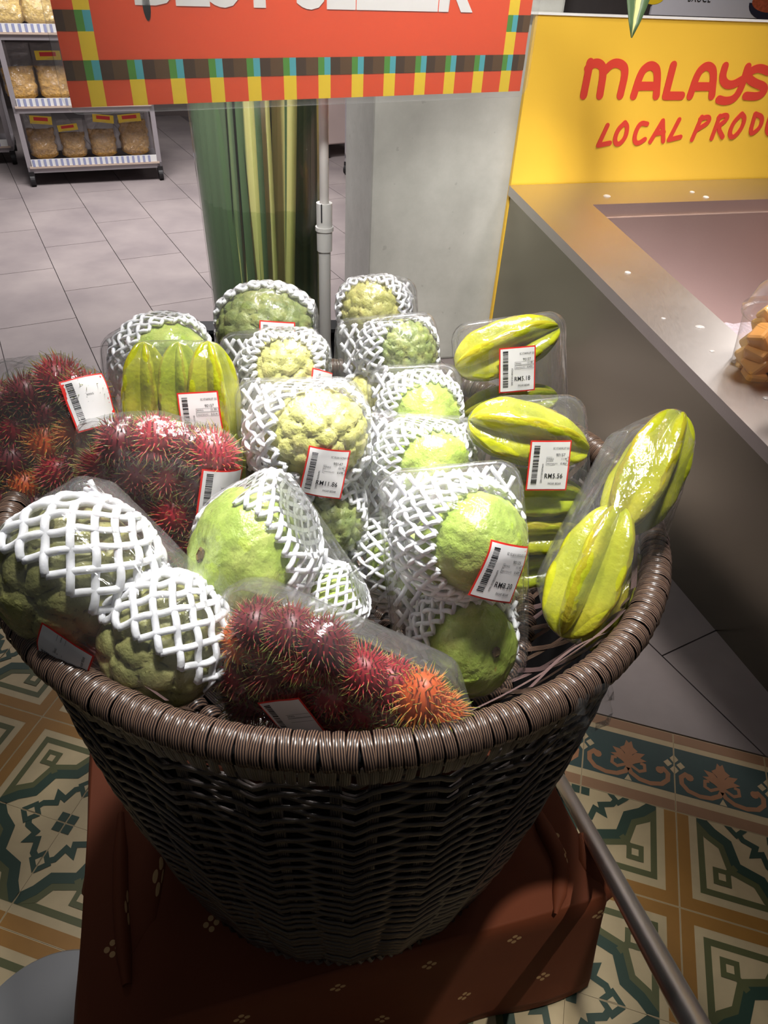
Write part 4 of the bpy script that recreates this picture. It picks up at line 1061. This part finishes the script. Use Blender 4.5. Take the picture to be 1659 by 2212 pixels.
def net_mesh(open_dir, s0, s1, n=20, tube=.055, grow=.0, tw=.95, flare=.25):
    """foam fruit net: two families of strands around open_dir on a unit ball"""
    ax = Vector(open_dir).normalized(); a = ax.orthogonal().normalized(); c = ax.cross(a); b = MB()
    rows_ = 15
    for fam in (-1, 1):
        for k in range(n):
            pts = []
            for i in range(rows_*3+1):
                u = i/(rows_*3); s = math.radians(s0+(s1-s0)*u); cell = u*rows_*.62
                ph = 2*math.pi/n*(k+fam*cell/2*tw)
                rr = 1.06+tube*.55*fam*math.sin(cell*math.pi)+flare*u**1.3+grow*u
                wob = .012*noise.noise(Vector((k*1.7, u*7, fam)))
                pts.append((ax*math.cos(s)+(a*math.cos(ph)+c*math.sin(ph))*math.sin(s))*(rr+wob))
            b.tube(pts, tube, 6)
    return b
def flat_net(w, l, z, sp=.0108, r=.0026, seed=0):
    b = MB(); n = int((w+l)/sp/1.2)
    for fam in (-1, 1):
        for k in range(-n, n):
            pts = []; x0 = k*sp*1.5
            for i in range(41):
                y = l*i/40; x = x0+fam*(y-l/2)*.62
                if abs(x) < w/2-.005 and .005 < y < l-.005:
                    pts.append(Vector((x, y, z+.010*math.cos(x/w*3.1)*math.cos((y/l-.5)*3.1)+.0012*fam*math.sin(y/sp*2.6)+.002*noise.noise(Vector((x*40, y*40, seed))))))
                elif pts: break
            if len(pts) > 3: b.tube(pts, r, 5)
    return b
def rr_ring(w, h, r, z, n=8):
    o = []
    for cx, cy, a0 in ((w/2-r, h/2-r, 0), (-w/2+r, h/2-r, 90), (-w/2+r, -h/2+r, 180), (w/2-r, -h/2+r, 270)):
        o += [Vector((cx+r*math.cos(math.radians(a0+90*i/n)), cy+r*math.sin(math.radians(a0+90*i/n)), z)) for i in range(n+1)]
    return o
PRINT = {}
def label_print(code, title, kg, wt, price, num):
    """text and bars in a unit label 1 wide x 1.2 tall, centred"""
    key = (code, price, title)
    if key in PRINT: return PRINT[key]
    blank = not price
    vs = []; fs = []
    def addt(txt, size, x, y, sx=1, rot=False, bold=0):
        v, f = text_mesh(txt, size, bold if size > .15 else 0, 1.06, sx); b0 = len(vs)
        for a, c in v: vs.append((x-c, y+a) if rot else (x+a, y+c))
        fs.extend(tuple(i+b0 for i in q) for q in f)
    def r(x0, y0, x1, y1): b0 = len(vs); vs.extend([(x0, y0), (x1, y0), (x1, y1), (x0, y1)]); fs.append((b0, b0+1, b0+2, b0+3))
    rnd = random.Random(num); y = -.46
    while y < .50:
        h = rnd.choice((.008, .008, .016, .024)); r(-.40, y, -.26, y+h); y += h+rnd.choice((.009, .014, .02))
    if blank:
        for (a, b_) in ((.13, .21), (.02, .11)): r(-.08, a-.005, .46, a); r(-.08, b_, .46, b_+.005)
        addt('RM/KG', .062, -.06, .15, .8); addt('PASAR BESAR', .075, .02, -.46, .68); PRINT[key] = (vs, fs); return PRINT[key]
    addt('20'+code+num, .062, -.13, -.42, .8, True)
    addt(title, .075, .46-.075*.36*len(title), .40, .62, bold=.001)
    addt(code, .095, .14, .24, .9, bold=.001)
    for (a, b_, t1, t2) in ((.13, .21, 'RM/KG', kg), (.02, .11, 'WEIGHT(KG)-PCS', wt)):
        r(-.08, a-.005, .46, a); r(-.08, b_, .46, b_+.005); r(-.08, a, -.075, b_); r(.455, a, .46, b_)
        addt(t1, .062 if len(t1) < 8 else .05, -.06, a+.02, .8 if len(t1) < 8 else .62); addt(t2, .078, .27, a+.014, .82)
    addt(price, .165, .46-.105*len(price)*.86-.01, -.30, .84, bold=.0012)
    addt('PASAR BESAR', .075, .02, -.46, .68, bold=.001)
    PRINT[key] = (vs, fs); return PRINT[key]
LP_ = {'star': ('90157', 'EC STARFRUIT GG', '11.99'), 'custard': ('90147', 'EC BUAH NONA GG', '16.99'), 'guava': ('90135', 'EC GUAVA SEEDLESS GG', '11.90'), 'ramb': ('90171', 'EC RAMBUTAN GG', '12.99')}
def pack(label, cat, group, T_, B_, R_, fruits, depth=.03, labels=(), width=None, length=None, title='star', tray_r=.022, seed=0):
    Tt, Bb, Rr_ = at(*T_), at(*B_), at(*R_); C = (Tt+Bb)/2
    Y = (Tt-Bb).normalized(); X = (Rr_-C); X = (X-Y*X.dot(Y)); hw = X.length; X.normalize(); Z = X.cross(Y)
    w = width or 2*hw; l = length or (Tt-Bb).length
    mw = Matrix((X, Y, Z)).transposed().to_4x4(); mw.translation = C-Y*l/2-Z*depth       # origin: foot of the tray
    inv = mw.inverted(); off = Vector((0, l/2, depth))
    p = empty('fruit_pack', mw, label, cat, group)
    # tray
    b = MB(); rings = [(0, 0), (.002, .0015), (-.003, .0005), (-.006, -depth*.5), (-.010, -depth*.93), (-.016, -depth)]
    vs = []; n = None
    for (o, z) in rings:
        rg = rr_ring(w+2*o-.004, l+2*o-.004, max(.008, tray_r+o), z)
        n = len(rg)
        for i, q in enumerate(rg):
            if -depth*.95 < z < -depth*.3: q = q*1.0+Vector((math.copysign(.0009, q.x), math.copysign(.0009, q.y), 0))*(1 if i % 2 else -1)
            vs.append(q+off)
    fs = [(i*n+k, i*n+(k+1) % n, (i+1)*n+(k+1) % n, (i+1)*n+k) for i in range(len(rings)-1) for k in range(n)]+[tuple((len(rings)-1)*n+k for k in range(n))]
    link('tray', mesh('tray', vs, fs, M['tray']), p)
    hull = [v for v in vs]
    rg = rr_ring(w+.002, l+.002, tray_r, .002); hull += [q+off for q in rg]
    # fruit: (kind, seed, px, py, z, radius, scale xyz, rot euler deg, net or None)
    for (kind, sd, px, py, zc, r, sc, rot, net) in fruits:
        d = (inv.to_3x3() @ ray(px, py)); o = inv @ EYE; t = (zc+depth-o.z)/d.z; c = o+d*t
        me = fruit_mesh(kind, sd)
        nm = {'guava': 'guava', 'star': 'starfruit'}.get(kind, 'rambutan' if kind.startswith('ramb') else 'custard_apple')
        ml = Matrix.Translation(c) @ Matrix.Rotation(math.radians(rot[2]), 4, 'Z') @ Matrix.Rotation(math.radians(rot[1]), 4, 'Y') @ Matrix.Rotation(math.radians(rot[0]), 4, 'Z' if kind == 'star' else 'X') @ Matrix.Diagonal((r*sc[0], r*sc[1], r*sc[2], 1))
        f = link(nm, me, p, ml)
        if kind == 'guava' and sd % 2:
            bs = MB(); 
            for k in range(5):
                a = k*1.257; bs.box((.07*math.cos(a), .07*math.sin(a), .93), (.05, .10, .05), 0, Matrix.Rotation(a, 3, 'Z') @ Matrix.Rotation(.6, 3, 'Y'))
            bs.tube([(0, 0, .8), (0, 0, .95)], .06, 8); bs.build('stem', M['stem'], f, smooth=True)
        step = 23 if len(me.vertices) > 6000 else (5 if nm == 'rambutan' else 7)
        shr = .93 if nm == 'rambutan' else 1.0
        if nm == 'rambutan': hull += [ml @ Vector(tuple(np.array(v)*1.22)) for v in fib(60)]
        else: hull += [ml @ me.vertices[i].co for i in range(0, len(me.vertices), step)]
        if net:
            od, s0, s1, kw = net
            nb = net_mesh(ml.to_3x3().normalized().inverted() @ (inv.to_3x3() @ (RT*od[0]+UP*od[1]-FW*od[2])), s0, s1, **kw)
            # keep the net clear of the tray floor
            nv = []
            for v in nb.v:
                q = ml @ v
                if q.z < .003: q.z = .003
                xl = min(-w/2+.004, c.x-r*1.07); xh = max(w/2-.004, c.x+r*1.07); q.x = max(xl, min(xh, q.x)); q.y = max(min(.004, c.y-r*1.04), min(l-.004 if c.y+r*.97 < l else c.y+r*1.06, q.y))
                nv.append(q)
            mi = ml.inverted(); me2 = mesh('foam_net', [mi @ q for q in nv], nb.f, M['foam'])
            link('foam_net', me2, f); hull += nv[::37]
    if any(f[8] for f in fruits):
        fn = flat_net(w, l, depth-.006, seed=seed); link('foam_net', mesh('foam_net', fn.v, fn.f, M['foam']), p); hull += fn.v[::23]
    # cling film = taut hull of tray and contents
    bm = bmesh.new()
    for q in hull: bm.verts.new(q)
    bmesh.ops.convex_hull(bm, input=bm.verts); bmesh.ops.delete(bm, geom=[v for v in bm.verts if not v.link_faces], context='VERTS')
    bvh = BVHTree.FromBMesh(bm); zs = [v.co.z for v in bm.verts]
    cen = Vector((0, l/2, depth+.01)); vs = []
    S_ = Vector((w/2, l/2, max(.03, max(zs)/2)))
    for v in IV5:
        d = Vector((v[0]*S_.x, v[1]*S_.y, v[2]*S_.z)).normalized(); h = bvh.ray_cast(cen, d)[0]
        if h is None: h = cen+d*.02
        e = .0012+.0011*noise.noise(h*60+Vector((seed, 0, 0)))
        vs.append(h+d*e)
    bm.free()
    link('cling_film', mesh('cling_film', vs, IF5, M['film']), p)
    fb = BVHTree.FromPolygons([tuple(v) for v in vs], IF5)
    eye = inv @ EYE
    for (lx, ly, ux, uy, sz, price, wt, num) in labels:
        rd = (inv.to_3x3() @ ray(lx, ly)).normalized(); h, nrm, _, _ = fb.ray_cast(eye, rd)
        if h is None:
            t = (depth+.005-eye.z)/rd.z; h = eye+rd*t; nrm = Vector((0, 0, 1))
        if nrm.dot(rd) > 0: nrm = -nrm
        # smooth normal over a patch
        acc = Vector()
        tx = nrm.orthogonal().normalized(); ty = nrm.cross(tx)
        for a in range(8):
            q = h+(tx*math.cos(a*.785)+ty*math.sin(a*.785))*sz*.5+nrm*.03; g = fb.ray_cast(q, -nrm)
            if g[0] is not None: acc += g[1] if g[1].dot(nrm) > 0 else -g[1]
        nrm = (acc+nrm).normalized()
        uo = (inv.to_3x3() @ (RT*ux-UP*uy)).normalized(); ey = (uo-nrm*uo.dot(nrm)).normalized(); ex = ey.cross(nrm)
        def put(x, y, o, h=h, nrm=nrm, ex=ex, ey=ey, sz=sz):
            q = h+ex*x*sz+ey*y*sz; g = fb.ray_cast(q+nrm*.04, -nrm, .075)
            base = g[0] if g[0] is not None else q-nrm*.012
            # stay near the tangent plane: stiff paper
            k = (base-q).dot(nrm); k = max(k, -.012)
            return q+nrm*(k*.75+.0022+o)
        NX, NY = 10, 12; lv = []; lf = []; mi = []
        def grid(wd, ht, o, m):
            b0 = len(lv)
            for i in range(NX+1):
                for j in range(NY+1):
                    x = (i/NX-.5)*wd; y = (j/NY-.5)*ht
                    lv.append(put(x, y, o))
            for i in range(NX):
                for j in range(NY):
                    if (i, j) in ((0, 0), (NX-1, 0), (0, NY-1), (NX-1, NY-1)) and False: continue
                    a = b0+i*(NY+1)+j; lf.append((a, a+NY+1, a+NY+2, a+1)); mi.append(m)
        grid(1.0, 1.22, 0, 1); grid(.93, 1.15, .00025, 0)
        lo = link('price_label', mesh('price_label', lv, lf, [M['white'], M['red']], None, True, mi), p)
        code, ttl, kg = LP_[title]
        tv, tf = label_print(code, ttl, kg, wt, price, num)
        link('printed_text', mesh('printed_text', [put(x, y*1.0, .0005) for x, y in tv], tf, M['ink'], None, False), lo)
    return p
U = (1, 1, 1)
def NETK(**k): return k
# ---- custard apples
pack('pale custard apple pack at the very back right of the white pole', 'fruit pack', 'custard apple packs', (812, 605, .99), (838, 850, 1.05), (906, 720, 1.01),
     [('custard', 1, 803, 674, .018, .045, U, (20, 0, 0), ((-.1, -.25, 1), 58, 160, NETK(n=22, flare=.5))), ('custard', 2, 820, 780, .02, .045, U, (0, 30, 0), ((0, 0, 1), 60, 150, {}))], title='custard', seed=1)
pack('dark green custard apple pack at the back left of the white pole', 'fruit pack', 'custard apple packs', (575, 646, .955), (585, 900, 1.02), (688, 760, .985),
     [('custard_green', 3, 575, 714, .028, .059, (1.12, .92, .9), (0, 0, 0), ((0, -.4, .9), 82, 160, NETK(n=26, flare=.4))), ('custard_green', 4, 590, 840, .03, .05, U, (0, 30, 0), None)], title='custard', seed=2,
     labels=[(598, 742, -.02, -1, .045, '', '0.577', '30980005774')])
pack('yellow-green custard apple pack in a wide foam net, right of the white pole', 'fruit pack', 'custard apple packs', (830, 682, .935), (850, 930, .99), (946, 800, .96),
     [('custard_green', 5, 872, 762, .026, .044, U, (40, 10, 0), ((.38, -.1, .9), 60, 165, NETK(n=22, flare=.75))), ('custard', 1, 800, 880, .025, .045, U, (0, 0, 0), ((0, 0, 1), 70, 150, {}))], title='custard', seed=3)
pack('custard apple pack with a small round net opening, directly behind the RM11.86 pack', 'fruit pack', 'custard apple packs', (592, 722, .865), (605, 1000, .93), (714, 850, .89),
     [('custard', 2, 620, 803, .026, .045, U, (0, 0, 40), ((.08, 0, 1), 46, 165, NETK(n=26, flare=.75))), ('custard', 4, 610, 920, .03, .045, U, (0, 0, 40), ((0, 0, 1), 60, 150, {}))], title='custard', seed=4,
     labels=[(693, 850, -.02, -1, .044, '', '0.535', '30910005354')])
pack('custard apple pack priced RM11.86 with thick foam netting', 'fruit pack', 'custard apple packs', (642, 818, .775), (665, 1215, .85), (784, 1000, .81),
     [('custard', 6, 684, 940, .032, .055, (1.02, .90, .95), (70, 0, 10), ((.40, -.05, .9), 66, 168, NETK(n=20, flare=.85, tube=.052))), ('custard_green', 7, 708, 1130, .024, .043, U, (30, 0, 0), ((.1, -.35, .9), 62, 165, NETK(n=22, flare=.6)))], title='custard', seed=5,
     labels=[(702, 1021, .12, -1, .0445, 'RM11.86', '0.698', '31186006984')])
pack('large custard apple pack with stretched foam net leaning on the front left rim', 'fruit pack', 'custard apple packs', (118, 1105, .665), (425, 1440, .655), (352, 1198, .63),
     [('custard_big', 8, 158, 1248, .036, .066, (1, 1.05, .9), (30, 0, 30), ((-.5, -.68, .42), 70, 176, NETK(n=18, flare=.10, tube=.055, tw=1.0))), ('custard_big', 9, 352, 1392, .032, .054, (1, 1.05, .9), (0, 40, 0), ((-.45, -.72, .42), 74, 176, NETK(n=17, flare=.12, tube=.06)))], title='custard', seed=6, depth=.032,
     labels=[(140, 1412, -.95, -.55, .042, '', '0.642', '31091006424')])
# ---- guavas
pack('green guava pack behind the RM6.16 starfruit pack at the back left', 'fruit pack', 'guava packs', (325, 728, .87), (345, 960, .93), (442, 850, .90),
     [('guava', 2, 362, 776, .028, .047, (1.08, .9, .9), (0, 0, 30), ((.5, -.3, .7), 74, 160, NETK(n=20, flare=.8))), ('guava', 4, 350, 900, .03, .045, U, (0, 0, 30), None)], title='guava', seed=7)
pack('rearmost pale guava pack of the middle column, just above the other two', 'fruit pack', 'guava packs', (893, 790, .885), (900, 1070, .94), (995, 920, .91),
     [('guava', 6, 916, 898, .028, .0455, U, (60, 0, 30), ((.15, -.15, 1), 56, 165, NETK(n=26, flare=.7, tube=.045))), ('guava', 8, 900, 1000, .03, .045, U, (0, 0, 30), None)], title='guava', seed=8)
pack('middle guava pack with a long foam-covered side, directly behind the RM8.20 pack', 'fruit pack', 'guava packs', (908, 897, .805), (868, 1335, .875), (1028, 1100, .845),
     [('guava', 10, 925, 1008, .030, .046, U, (50, 0, 60), ((.22, -.1, 1), 54, 168, NETK(n=26, flare=.8, tube=.045))), ('guava', 12, 880, 1210, .03, .047, U, (0, 0, 0), ((.7, 0, .7), 66, 170, NETK(n=22, flare=.7, tube=.05)))], title='guava', seed=9)
pack('front guava pack of two knobbly guavas priced RM8.20', 'fruit pack', 'guava packs', (968, 1006, .685), (998, 1478, .76), (1130, 1230, .72),
     [('guava', 14, 1020, 1166, .034, .0525, (1, 1, .95), (65, 0, 8), ((.5, -.12, .85), 74, 168, NETK(n=27, flare=.8, tube=.05))), ('guava', 15, 1012, 1395, .028, .0485, (1.0, .95, .95), (20, 30, 60), ((.25, -.25, .9), 78, 168, NETK(n=22, flare=.75, tube=.055)))], title='guava', seed=10, depth=.034,
     labels=[(1083, 1237, .22, -1, .045, 'RM8.20', '0.689', '30820006894')])
pack('kite-shaped guava pack with a big stem-topped guava, left of centre at the front', 'fruit pack', 'guava packs', (512, 1046, .672), (708, 1330, .725), (728, 1200, .695),
     [('guava', 17, 530, 1208, .032, .059, (1.12, .98, .86), (-50, 15, 42), ((-.55, -.5, .8), 80, 170, NETK(n=27, flare=.55, tube=.048))), ('guava', 18, 708, 1308, .012, .034, U, (0, 0, 0), ((-.6, -.7, .3), 50, 160, NETK(n=22, flare=.25, tube=.055)))], title='guava', seed=11, depth=.03)
# ---- starfruit
def S(px, py, z, r, ln, rz, sd=0, ry=90, rx=0): return ('star', sd, px, py, z, r, (1, 1, ln), (rx, ry, rz), None)
pack('starfruit pack priced RM6.16 with upright fruit, behind the middle rambutan pack', 'fruit pack', 'starfruit packs', (372, 768, .80), (382, 1080, .86), (512, 900, .825),
     [S(312, 850, .022, .052, 1.05, 88, 0), S(392, 850, .016, .052, 1.05, 92, 1), S(458, 862, .024, .058, 1.05, 93, 0), S(330, 990, .02, .046, 1.0, 90, 1), S(420, 1000, .02, .046, 1.0, 90, 0), S(490, 1000, .02, .04, 1.0, 90, 1)], title='star', seed=12,
     labels=[(434, 900, -.07, -1, .0445, 'RM6.16', '0.514', '30616005144')])
pack('starfruit pack priced RM5.18 standing at the back right beside the counter', 'fruit pack', 'starfruit packs', (1096, 687, .905), (1112, 945, .96), (1222, 800, .93),
     [S(1095, 752, .026, .066, 1.0, 14, 0), S(1100, 880, .022, .056, 1.1, 6, 1)], title='star', seed=13,
     labels=[(1117, 798, -.10, -1, .0455, 'RM5.18', '0.432', '30518004324')])
pack('starfruit pack priced RM5.56 in the middle of the right column', 'fruit pack', 'starfruit packs', (1133, 866, .79), (1158, 1275, .86), (1268, 1050, .82),
     [S(1142, 942, .026, .066, 1.0, -22, 0), S(1150, 1070, .020, .056, 1.05, -12, 1), S(1150, 1150, .022, .054, 1.1, -8, 0), S(1155, 1225, .018, .050, 1.1, 0, 1)], title='star', seed=14,
     labels=[(1184, 1005, -.02, -1, .0455, 'RM5.56', '0.464', '30556004644')])
pack('slanting starfruit pack without a visible price, leaning on the right rim of the basket', 'fruit pack', 'starfruit packs', (1412, 935, .765), (1222, 1312, .73), (1362, 1155, .762),
     [S(1402, 1018, .030, .066, 1.05, 90, 0, 88, 20), S(1278, 1232, .030, .068, 1.02, 93, 0, 90, 50), S(1330, 1300, .0, .052, 1.1, 88, 0, 90, 0)], title='star', seed=15, depth=.04)
# ---- rambutans
def RB(lst, z=.026, r=.0205, seed=0):
    rnd = random.Random(seed); out = []
    for i, (x, y, k) in enumerate(lst):
        kind = {'r': 'ramb_red', 'd': 'ramb_dark', 'o': 'ramb_orange'}[k]
        out.append((kind, i % 3, x, y, z+rnd.uniform(-.006, .006), r*rnd.uniform(.94, 1.08), (1, 1, 1.08), (rnd.uniform(0, 180), rnd.uniform(0, 180), rnd.uniform(0, 180)), None))
    return out
pack('rambutan pack at the far left of the basket with a creased price label', 'fruit pack', 'rambutan packs', (118, 800, .82), (60, 1140, .84), (222, 985, .83),
     RB([(130, 825, 'r'), (60, 860, 'd'), (185, 850, 'r'), (0, 870, 'd'), (95, 900, 'd'), (165, 935, 'o'), (30, 930, 'r'), (100, 955, 'o'), (190, 1000, 'd'), (20, 1000, 'd'), (55, 1045, 'o'), (130, 1020, 'r'), (80, 1095, 'd'), (150, 1090, 'd'), (5, 1080, 'r')], seed=1, r=.023), title='ramb', seed=16,
     labels=[(197, 868, -.42, -1, .047, '', '0.557', '30724005574')])
pack('rambutan pack in the middle left, just in front of the RM6.16 starfruit', 'fruit pack', 'rambutan packs', (335, 925, .765), (320, 1230, .83), (490, 1065, .80),
     RB([(265, 955, 'd'), (335, 950, 'r'), (405, 970, 'd'), (460, 985, 'r'), (225, 1010, 'd'), (295, 1020, 'd'), (360, 1030, 'r'), (430, 1045, 'd'), (235, 1085, 'r'), (305, 1100, 'd'), (380, 1110, 'r'), (300, 1160, 'r'), (360, 1185, 'r'), (430, 1120, 'd'), (420, 1180, 'd')], seed=2, r=.023), title='ramb', seed=17,
     labels=[(478, 1068, -.15, -1, .046, '', '0.530', '30689005304')])
pack('rambutan pack lying along the front rim, most forward in the basket', 'fruit pack', 'rambutan packs', (482, 1310, .62), (985, 1530, .60), (775, 1370, .585),
     RB([(525, 1390, 'o'), (590, 1395, 'r'), (655, 1415, 'r'), (720, 1435, 'r'), (785, 1450, 'r'), (850, 1480, 'r'), (910, 1510, 'o'), (525, 1450, 'd'), (590, 1450, 'd'), (655, 1470, 'd'), (725, 1490, 'r'), (795, 1520, 'r'), (860, 1535, 'd'), (545, 1505, 'd'), (610, 1525, 'd'), (680, 1545, 'd'), (750, 1560, 'd'), (560, 1350, 'd'), (630, 1365, 'd'), (700, 1395, 'd'), (950, 1545, 'o'), (820, 1560, 'd'), (900, 1560, 'd')], z=.022, seed=3), title='ramb', seed=18, depth=.03,
     labels=[(640, 1556, -.25, -1, .045, '', '0.581', '30755005814')])
# torn film scrap on the right rim
vs = []; ps_ = onz(1278, 1548, .885)
for i in range(9):
    for j in range(9):
        vs.append((.05*(i/8-.5), .02*noise.noise(Vector((i*.5, j*.5, 3)))+.008*(j/8), .06*(j/8-.5)))
fs = [(i*9+j, (i+1)*9+j, (i+1)*9+j+1, i*9+j+1) for i in range(8) for j in range(8)]
o = link('film_scrap', mesh('film_scrap', vs, fs, M['film']), None, Matrix.Translation(ps_) @ Matrix.Rotation(.5, 4, 'Z')); tag(o, 'crumpled scrap of clear film on the outside of the right rim', 'film scrap')
